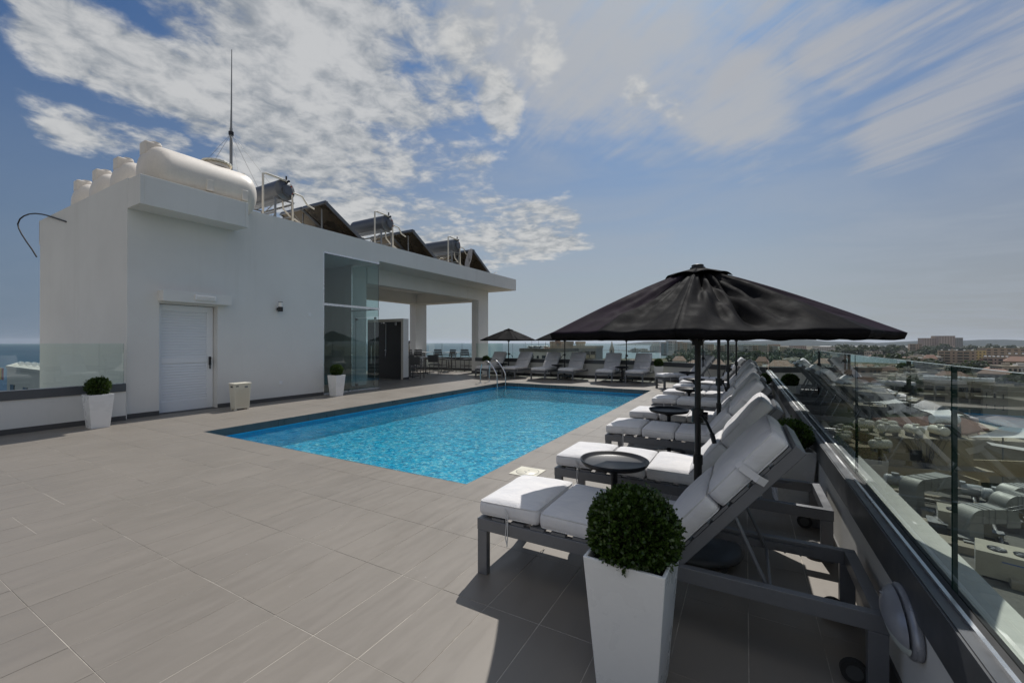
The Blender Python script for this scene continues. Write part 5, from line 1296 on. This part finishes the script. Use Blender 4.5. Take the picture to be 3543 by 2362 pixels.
# ------------------------------------------------------------------ town: larger blocks
def block(name, label, p0, p1, dep, z1, mat, floors=4, bays=5, style='win', roof='roof_cream', z0=SEA_Z, tanks=0, cat='apartment block', grp=None, win_w=.55, roofmat=None):
    """a building whose front runs from p0 to p1 (plan), dep metres deep, top at z1, with recessed windows or balconies"""
    a = Vector((p0[0], p0[1], 0)); b = Vector((p1[0], p1[1], 0)); d = b - a; Lh = d.length; an_ = atan2(d.y, d.x)
    t = empty(name, (a.x, a.y, z0), label, cat, grp, rz=an_); H = z1 - z0
    MB().box(0, Lh, 0, dep, 0, H).build('wall', mat, t)
    MB().box(-.2, Lh + .2, -.2, dep + .2, H, H + .25).box(-.2, Lh + .2, -.2, .0, H + .25, H + .9).box(-.2, 0, .0, dep, H + .25, H + .9).box(Lh, Lh + .2, 0, dep, H + .25, H + .9).build('roof', roofmat or roof, t)
    fh = 3.1; bw = Lh / bays; wp = None; pp = None
    for f in range(floors):
        z = H - .4 - fh * (f + 1) + .9
        if z < .3: break
        if style == 'balc':
            for k in range(bays):
                if k % 3 == 2:
                    MB().box(0, bw * .3, -.06, .0, 0, 1.2).build('window', 'window_dark', t, (bw * (k + .35), 0, z + .3)); continue
                o = MB().box(0, bw * .84, -.05, .0, -.6, 1.6).build('window', 'window_dark', t, (bw * (k + .08), 0, z))
                bo_ = MB().box(-.05, bw * .86, -1.3, .0, -.85, -.65).box(-.05, bw * .86, -1.3, -1.22, -.65, .35).build('balcony', roof if mat != 'white_wall' else 'white_wall', t, (bw * (k + .08), 0, z))
        else:
            for k in range(bays):
                if wp is None:
                    wp = MB().box(0, bw * win_w, -.08, .0, 0, 1.35).build('window', 'pale_wall', t, (bw * (k + .5 - win_w / 2), 0, z)); pp = MB().box(.08, bw * win_w - .08, -.10, -.081, .08, 1.27).build('pane', 'window_dark', wp)
                else:
                    o = inst(wp, 'window', t, (bw * (k + .5 - win_w / 2), 0, z)); inst(pp, 'pane', o)
    for k in range(tanks):
        x = Lh * (k + .5) / tanks; MB().cyl((x - .8, 1.2, H + 1.5), (x + .8, 1.2, H + 1.5), .45, n=12).box(x - .6, x + .6, .9, 1.5, H + .25, H + 1.1).build('roof_tank', 'white_plastic', t)
    return t
def fp(u, dist): p = far(u, 1185, dist); return (p.x, p.y)
block('long_block', 'long cream four storey block with balconies and a row of white roof tanks', fp(3195, 128), fp(3440, 118), 12, -10.6, 'pale_wall', 4, 6, 'balc', tanks=11, cat='apartment block')
block('long_block', 'windowless cream end wall of the long balconied block', fp(3400, 117.5), fp(3487, 112), 10, -11.2, 'pale_wall', 3, 3, 'win', cat='apartment block', win_w=.25)
block('white_house', 'white two storey house with wide windows behind the long cream block', fp(3200, 165), fp(3275, 160), 10, -15, 'white_wall', 2, 3, 'win')
block('white_house', 'low white building right of the long cream block', fp(3490, 140), fp(3580, 130), 12, -14.5, 'white_wall', 2, 4, 'win')
block('apartment_building', 'cream apartment building with balconies left of the yellow block', fp(3246, 470), fp(3378, 450), 18, -8.2, 'tan_wall', 5, 6, 'balc', tanks=5)
block('apartment_building', 'bright yellow apartment block wedged between tan blocks', fp(3372, 462), fp(3412, 458), 16, -7.5, 'yellow_wall', 5, 3, 'win')
block('apartment_building', 'pinkish apartment building right of the yellow block, set lower', fp(3400, 400), fp(3490, 385), 18, -13.0, 'pink_wall', 4, 5, 'balc', tanks=6)
block('apartment_building', 'tan apartment building reaching the right picture edge', fp(3480, 420), fp(3600, 400), 18, -11.0, 'pink_wall', 4, 5, 'win', tanks=5)
block('apartment_building', 'tan terrace of flats above and behind the pinkish building', fp(3410, 520), fp(3600, 500), 18, -6.0, 'tan_wall', 5, 8, 'win', tanks=4)
block('hilltop_block', 'left step of the big pale block on the skyline at right', fp(3198, 1290), fp(3250, 1280), 30, 14.5, 'pink_wall', 8, 6, 'win')
block('hilltop_block', 'tallest middle part of the big pale block on the skyline at right', fp(3248, 1270), fp(3305, 1262), 30, 21, 'pink_wall', 9, 6, 'win')
block('hilltop_block', 'right step of the big pale block on the skyline at right', fp(3303, 1275), fp(3332, 1275), 30, 15.5, 'grey_wall', 8, 4, 'win')
block('apartment_building', 'pale block half sunk in trees left of the skyline block', fp(3148, 900), fp(3190, 890), 16, -2, 'tan_wall', 5, 4, 'balc')
block('flat_building', 'long low tan building with white roof edge at mid right', fp(3090, 420), fp(3210, 400), 18, -14.5, 'tan_wall', 2, 7, 'win')
# sea front towers
t1 = block('hotel_tower', 'stepped pale hotel on the shore against the sea horizon', fp(2257, 1150), fp(2290, 1150), 22, -9, 'white_wall', 4, 5, 'win')
for k, (w1, h1) in enumerate([(21, 4), (16, 4), (10, 3.5)]):
    x0 = (26 - w1) / 2; z0_ = 16.3 + sum([4, 4, 3.5][:k]); MB().box(x0, x0 + w1, 2, 18, z0_, z0_ + h1).build('upper_storey', 'white_wall', t1)
for (u0, u1, d_, z1, mt, lb, st) in [(2296, 2314, 860, 0.5, 'grey_wall', 'grey left part of the pale tower pair by the shore', 'win'), (2312, 2341, 850, 4.5, 'white_wall', 'tallest white balconied tower by the shore', 'balc'), (2345, 2364, 800, 2.0, 'tan_wall', 'tan tower right of the white shore towers', 'win'), (2362, 2380, 780, .5, 'tan_wall', 'second tan tower right of the white shore towers', 'win'),
        (2390, 2404, 700, 0, 'pale_wall', 'pale slab tower left of the near parasol pole', 'win'), (2424, 2440, 690, -1.0, 'pale_wall', 'pale tower just right of the near parasol pole', 'win'), (2452, 2470, 720, -2, 'tan_wall', 'low tan tower between the parasol poles', 'win'),
        (2492, 2516, 620, -3.5, 'pink_wall', 'pinkish mid rise block between the thin parasol poles', 'balc'), (2525, 2545, 600, -2.5, 'pale_wall', 'pale mid rise block framed by the thin parasol poles', 'balc'), (2552, 2572, 610, -4.5, 'tan_wall', 'tan mid rise block right of the thin parasol poles', 'win'), (2572, 2602, 590, -3.0, 'white_wall', 'white balconied mid rise block under the near canopy edge', 'balc'),
        (2606, 2634, 600, -3.0, 'pink_wall', 'pink mid rise block under the near canopy edge', 'balc'), (2644, 2668, 580, -3.5, 'pale_wall', 'pale mid rise block seen through the balustrade corner', 'win'), (2676, 2700, 640, -2, 'tan_wall', 'tan block seen through the far end of the balustrade', 'win'), (2745, 2790, 900, -6, 'pink_wall', 'low pinkish row of flats right of the balustrade corner', 'win'), (2830, 2890, 760, -7, 'white_wall', 'low white row of flats below the skyline, right of the canopy centre', 'win')]:
    block('mid_rise_block', lb, fp(u0, d_), fp(u1, d_), 14, z1, mt, 6, max(3, int((u1 - u0) / 6)), st)
# blocks straight ahead
t = block('sea_front_block', 'white flat roofed block with orange tiled shed and a dish, behind the far loungers', fp(1800, 118), fp(1950, 112), 12, -1.1, 'white_wall', 5, 6, 'balc', roofmat='roof_felt')
MB().box(8.4, 11.8, 1.5, 6, 24.0, 26.2).build('roof_shed', 'tan_wall', t)
MB().add([(5.6, .5, 24.15), (10.3, .5, 24.15), (9.4, 2.5, 25.1), (6.4, 2.5, 25.1), (10.3, 5, 24.15), (5.6, 5, 24.15)], [(0, 1, 2, 3), (1, 4, 2), (3, 5, 0), (2, 4, 5, 3)]).build('tiled_roof', 'terracotta', t)
rr_ = random.Random(3)
for k in range(16):
    x = 1.6 + k * .44; y = rr_.uniform(1, 5); MB().cyl((x - .4, y, 25.0 + rr_.random() * .4), (x + .4, y, 25.0 + rr_.random() * .3), .22, n=8).box(x - .05, x + .05, y - .05, y + .05, 24, 25).build('roof_boiler', ('white_plastic', 'galvanised', 'slate')[k % 3], t)
for k in range(5): MB().cyl((.8 + k * 2.1, 1.5, 24), (.8 + k * 2.1, 1.5, 26.6 + (k * 7 % 3) * .4), .04, n=5).build('aerial', 'dark_metal', t)
p = far(1930, 1183, 114); td = empty('satellite_dish', (p.x, p.y, 1.3), 'large pinkish satellite dish on the block behind the far loungers', 'satellite dish')
MB().lathe([(0, -.35), (.5, -.28), (1.0, -.06), (1.12, .0), (1.1, .03), (.5, -.22), (0, -.30)], (0, 0, .4), 28, M=Matrix.Rotation(radians(-25), 3, 'Z') @ Matrix.Rotation(radians(-62), 3, 'X')).build('dish', 'pink_wall', td)
MB().cyl((0, 0, -1.0), (0, 0, .4), .10, n=8).build('post', 'galvanised', td)
MB().tube([(0, 0, .4), (.9, -1.0, 1.3)], .04, 5).build('feed_arm', 'galvanised', td)
block('brown_tower', 'narrow orange brown tower with pale edge behind the dish', fp(1905, 126), fp(1952, 124), 8, .9, 'tan_wall', 5, 2, 'win', win_w=.3)
block('grey_block', 'grey balconied block with small penthouse behind the far loungers', fp(1964, 150), fp(2062, 146), 12, -.6, 'grey_wall', 6, 5, 'balc', roofmat='pale_wall')
p = far(1998, 1200, 152); q = far(2024, 1200, 152); block('penthouse', 'small pale penthouse on top of the grey block', (p.x, p.y), (q.x, q.y), 4, .9, 'pale_wall', 1, 2, 'win', z0=-.5)
block('tan_building', 'tan building seen between the shower wall and the dining chairs', fp(1405, 96), fp(1463, 100), 10, .2, 'tan_wall', 3, 4, 'win', win_w=.2)
for k, (u, mt, lb) in enumerate([(1424, 'white_plastic', 'white cylindrical tank on the tan building'), (1418, 'black_plastic', 'black cylindrical tank on the tan building'), (1436, 'white_plastic', 'small white tank at the right on the tan building')]):
    p = far(u, 1190, 101 + k); t = empty('water_tank', (p.x, p.y, .4), lb, 'water tank'); r_ = (.42, .45, .3)[k]; h_ = (1.05, 1.3, .6)[k]
    MB().lathe([(r_, 0), (r_ * 1.03, h_ * .5), (r_, h_), (r_ * .5, h_ + .12), (r_ * .3, h_ + .2), (0, h_ + .2)], n=16).build('shell', mt, t)
p = far(1436, 1190, 98); t = empty('aerial_mast', (p.x, p.y, .3), 'thin aerial mast rising from the tan building', 'aerial'); MB().cyl((0, 0, 0), (0, 0, 3.6), .03, n=6).build('pole', 'galvanised', t)
MB().beam((-.5, 0, 2.6), (.5, 0, 2.6), .03, .03).beam((-.3, 0, 3.0), (.3, 0, 3.0), .03, .03).build('antenna', 'galvanised', t)
p = far(2117, 1222, 330); t = empty('church_tower', (p.x, p.y, SEA_Z), 'slender stone church tower with pointed spire against the bay', 'church tower')
MB().box(-1.5, 1.5, -1.5, 1.5, 0, 21.5).build('shaft', 'pale_wall', t); MB().lathe([(1.9, 21.5), (.9, 24.3), (.12, 27.5), (0, 27.7)], n=8).build('spire', 'pale_wall', t)
MB().box(-.5, .5, -1.56, -1.5, 17.5, 20.5).build('belfry_opening', 'window_dark', t)
t = block('tan_hall', 'low tan building left of the fifth lounger back', fp(2072, 175), fp(2105, 175), 8, -6.2, 'tan_wall', 2, 2, 'win')
t = empty('vaulted_roof', (*fp(2150, 92), -4.0), 'white vaulted roof with three small arches behind the far parasol pole', 'roof')
for k in range(3):
    MB().lathe([(1.15 * cos(pi / 2 * j / 8), 1.15 * sin(pi / 2 * j / 8)) for j in range(9)], (k * 2.5 - 1.0, 0, 0), 20).build('vault', 'white_wall', t)
MB().box(-2.6, 5.4, -1.6, 3, -4, 0).build('wall', 'white_wall', t)
# left neighbour by the sea
t = empty('white_building', (0, 0, 0), 'white neighbouring building with roof tanks, left beyond the glass pane', 'building')
z6 = -6.0; A1 = at(24, 1273, z6); A2 = at(190, 1296, z6); A3 = at(210, 1266, z6); A4 = at(66, 1260, z6)
MB().prism([(p.x, p.y) for p in (A1, A2, A3, A4)][::-1], SEA_Z, z6).build('wall', 'white_wall', t)
def ring(ps, z0, z1, off): 
    m_ = MB(); n = len(ps)
    for i in range(n): m_.beam((ps[i].x, ps[i].y, (z0 + z1) / 2), (ps[(i + 1) % n].x, ps[(i + 1) % n].y, (z0 + z1) / 2), off, z1 - z0)
    return m_
ring([A1, A2, A3, A4], z6, z6 + .7, .5).build('parapet', 'white_wall', t)
ww = MB(); dv = (A2 - A1); 
for k in range(3):
    c_ = A1.lerp(A2, .15 + .3 * k); nrm = Vector((dv.y, -dv.x, 0)).normalized(); e = dv.normalized() * 2.2
    MB().beam((c_ - e)[:2] + (z6 - 5.5,) if False else (c_.x - e.x + nrm.x * .1, c_.y - e.y + nrm.y * .1, z6 - 5.2), (c_.x + e.x + nrm.x * .1, c_.y + e.y + nrm.y * .1, z6 - 5.2), .2, 1.6).build('window', 'window_dark', t)
for k in range(6):
    p = A4.lerp(A3, .15 + .16 * k).lerp(A1.lerp(A2, .15 + .16 * k), .35)
    tt = empty('water_tank', (p.x, p.y, z6 + .8), 'white tank on the roof of the left neighbouring building', 'water tank', 'white tanks on the left neighbouring roof', rz=atan2(dv.y, dv.x))
    MB().cyl((-1.1, 0, 0), (1.1, 0, 0), .6, n=14).build('shell', 'white_plastic', tt)
p = at(8, 1290, z6 - 1.5); t = empty('roof_sign', (p.x, p.y, z6 - 3.5), 'small yellow black and red sign panel at the left picture edge', 'sign', rz=atan2(dv.y, dv.x))
MB().box(-3.0, -.6, -.1, .1, 0, 3.4).build('yellow_panel', 'sign_yellow', t); MB().box(-.6, .4, -.1, .1, 0, 3.4).build('black_panel', 'black_plastic', t); MB().box(.4, .9, -.1, .1, 0, 3.4).build('red_panel', 'sign_red', t)

# ------------------------------------------------------------------ trees and small houses of the town
def crown_mesh(seed, n=420):
    rnd = random.Random(seed); vs = []; fs = []
    blobs = [(Vector((rnd.uniform(-.55, .55), rnd.uniform(-.55, .55), rnd.uniform(.35, .95))), rnd.uniform(.32, .55)) for _ in range(7)]
    for i in range(n):
        c_, r = rnd.choice(blobs); z = rnd.uniform(-1, 1); a = rnd.uniform(0, 2 * pi); q = sqrt(1 - z * z); d = Vector((q * cos(a), q * sin(a), z * .8))
        p = c_ + d * r * rnd.uniform(.7, 1.05); e = Vector((rnd.uniform(-1, 1), rnd.uniform(-1, 1), rnd.uniform(-1, 1))).normalized(); f = e.cross(d).normalized(); s_ = rnd.uniform(.07, .15)
        o = len(vs); vs += [p - e * s_, p + f * s_, p + e * s_, p - f * s_]; fs.append((o, o + 1, o + 2, o + 3))
    return MB().add(vs, fs)
trunk_m = MB().cyl((0, 0, -.05), (0, 0, .6), .05, .03, n=6)
tree_protos = []
def tree(u, v, dist, size, i, lb, grp):
    k = i % 5; p = far(u, 1185, dist)
    loc = (p.x, p.y, SEA_Z)
    if len(tree_protos) <= k:
        t = empty('tree', loc, lb, 'tree', grp); trunk_m.build('trunk', 'bark', t); crown_mesh(10 + k).build('crown', 'pine_leaf', t); tree_protos.append(t); o = t
    else: o = copy_tree(tree_protos[k], lb, loc)
    o['label'] = lb; o['group'] = grp
    o.scale = (size, size, size * random.uniform(.8, 1.1)); o.rotation_euler = (0, 0, random.uniform(0, 6.28)); return o
rt = random.Random(11); ti = 0
TL = 'dark bushy tree among the town houses beyond the balustrade'
_orig_copy = copy_tree
def fast_tree(u, dist, size, lb, grp):
    global ti
    k = ti % 5; ti += 1; p = far(u, 1185, dist)
    if len(tree_protos) < 5: return tree(u, 0, dist, size, ti - 1, lb, grp)
    src = tree_protos[k]; c_ = src.copy(); col.objects.link(c_)
    for ch in TK[k]: d_ = ch.copy(); col.objects.link(d_); d_.parent = c_
    c_['label'] = lb; c_['group'] = grp; c_.location = (p.x, p.y, SEA_Z); c_.scale = (size, size, size * rt.uniform(.8, 1.1)); c_.rotation_euler = (0, 0, rt.uniform(0, 6.28)); return c_
for k in range(5): tree(2700 + 60 * k, 0, 640 + 30 * k, 14, k, TL, 'dark trees in the town'); ti += 1
TK = [[x for x in bpy.data.objects if x.parent is tp] for tp in tree_protos]
for k in range(38):                                      # belts of pines on the right
    fast_tree(rt.uniform(2880, 3250), rt.uniform(760, 1150), rt.uniform(12, 18), 'dark pine in the far tree belt left of the big skyline block', 'dark trees in the town')
for k in range(26): fast_tree(rt.uniform(3150, 3560), rt.uniform(560, 800), rt.uniform(9, 13), 'dark bushy tree in the belt between the apartment rows and the skyline', 'dark trees in the town')
for k in range(16): fast_tree(rt.uniform(3140, 3560), rt.uniform(1000, 1250), rt.uniform(13, 19), 'dark tree on the skyline ridge around the big pale block', 'dark trees in the town')
for k in range(34): fast_tree(rt.uniform(2330, 2720), rt.uniform(420, 760), rt.uniform(9, 15), 'dark tree below the shore towers, seen under the near canopy', 'dark trees in the town')
for k in range(34): fast_tree(rt.uniform(2700, 3200), rt.uniform(220, 560), rt.uniform(7, 12), 'dark tree scattered among the nearer town houses right of centre', 'dark trees in the town')
for k in range(12): fast_tree(rt.uniform(2120, 2330), rt.uniform(240, 420), rt.uniform(6, 10), 'tree among the low roofs right of the grey block by the bay', 'dark trees in the town')
for (u, d, s_) in [(3190, 330, 11), (3215, 340, 11), (3130, 350, 12), (3385, 340, 11), (3290, 300, 9), (3110, 190, 10), (3085, 195, 9), (3530, 300, 12), (3543, 230, 11), (2175, 120, 5.0)]: fast_tree(u, d, s_, TL, 'dark trees in the town')
hv = {}
def house(u, dist, w_, dpt, h, mt, pitched, rz):
    key = (mt, pitched, int(h))
    if key not in hv:
        b = MB().box(-.5, .5, -.5, .5, 0, 1, 0)
        if pitched: b.add([(-.56, -.56, 1), (.56, -.56, 1), (.56, .56, 1), (-.56, .56, 1), (-.3, 0, 1.42), (.3, 0, 1.42)], [(0, 1, 5, 4), (1, 2, 5), (2, 3, 4, 5), (3, 0, 4), (3, 2, 1, 0)], mi=1)
        else:
            b.box(-.53, .53, -.53, .53, 1, 1.05, 1); b.box(-.2, .1, -.1, .1, 1.05, 1.25, 0); b.box(.2, .4, -.2, -.1, 1.08, 1.17, 3)
        for k in range(4):
            for f in range(max(1, int(h / 3.4))):
                n_f = max(1, int(h / 3.4)); z = (f + .3) / n_f; b.box(-.42 + k * .23, -.30 + k * .23, -.512, -.5, z, z + .42 / n_f, 2)
                b.box(-.512, -.5, -.42 + k * .23, -.30 + k * .23, z, z + .42 / n_f, 2)
        me = b.mesh('small_house')
        for q in (mt, 'terracotta' if pitched else 'roof_cream', 'window_dark', 'white_plastic'): me.materials.append(MATS[q])
        hv[key] = me
    o = bpy.data.objects.new('small_house', hv[key]); col.objects.link(o); p = far(u, 1185, dist)
    o.location = (p.x, p.y, SEA_Z); o.scale = (w_, dpt, h); o.rotation_euler = (0, 0, rz)
    cw = {'pale_wall': 'cream', 'tan_wall': 'tan', 'white_wall': 'white', 'pink_wall': 'pinkish', 'grey_wall': 'grey'}[mt]
    db = 'far' if dist > 600 else ('mid distance' if dist > 300 else 'near'); sd_ = 'left' if u < 2700 else ('middle' if u < 3150 else 'right')
    st_ = 'single storey' if h < 5 else ('two storey' if h < 8 else 'three storey')
    tag(o, '%s %s %s house in the %s town, %s part' % (st_, cw, 'tiled roof' if pitched else 'flat roofed', db, sd_), 'house', 'tiled roof houses in the town' if pitched else 'flat roofed houses in the town')
mts = ['pale_wall', 'tan_wall', 'white_wall', 'pink_wall', 'white_wall', 'pale_wall', 'grey_wall']
cnt = 0
for k in range(330):
    u = rt.uniform(2230, 3560); d = 150 * (7.0 ** rt.random())
    if u < 2330 and d > 600: continue
    if 3180 < u and d < 150: continue
    if u > 3195 and 100 < d < 230: continue
    if cnt >= 265: break
    h = rt.choice([3.6, 3.8, 6.8, 7, 7, 9.8]) if d > 260 else rt.choice([3.6, 4, 6.8]); w_ = rt.uniform(8, 17)
    house(u, d, w_, rt.uniform(8, 14), h, rt.choice(mts), rt.random() < .28, rt.uniform(-.5, .3)); cnt += 1
for k in range(16): house(rt.uniform(2065, 2235), rt.uniform(170, 420), rt.uniform(9, 14), 10, rt.choice([3.6, 6.8]), rt.choice(mts), rt.random() < .4, rt.uniform(-.5, .3))
for k in range(14): house(rt.uniform(2180, 2290), rt.uniform(1120, 1330), rt.uniform(14, 26), 14, rt.choice([4, 7, 9.8]), rt.choice(['white_wall', 'pale_wall']), False, rt.uniform(-.3, .3))

# ------------------------------------------------------------------ sea air
hm_, hg_ = new_mat('haze')
pv = hg_.n('ShaderNodeVolumePrincipled'); pv.inputs['Color'].default_value = (0.80, 0.88, 1.0, 1); pv.inputs['Density'].default_value = 0.00005; pv.inputs['Anisotropy'].default_value = 0.25
ho = hg_.n('ShaderNodeOutputMaterial'); hg_.nt.links.new(pv.outputs[0], ho.inputs['Volume'])
MB().box(-14500, 14500, -3500, 22500, SEA_Z - 1.5, 75).build('haze', 'haze', kind='stuff')
cy.volume_bounces = 0
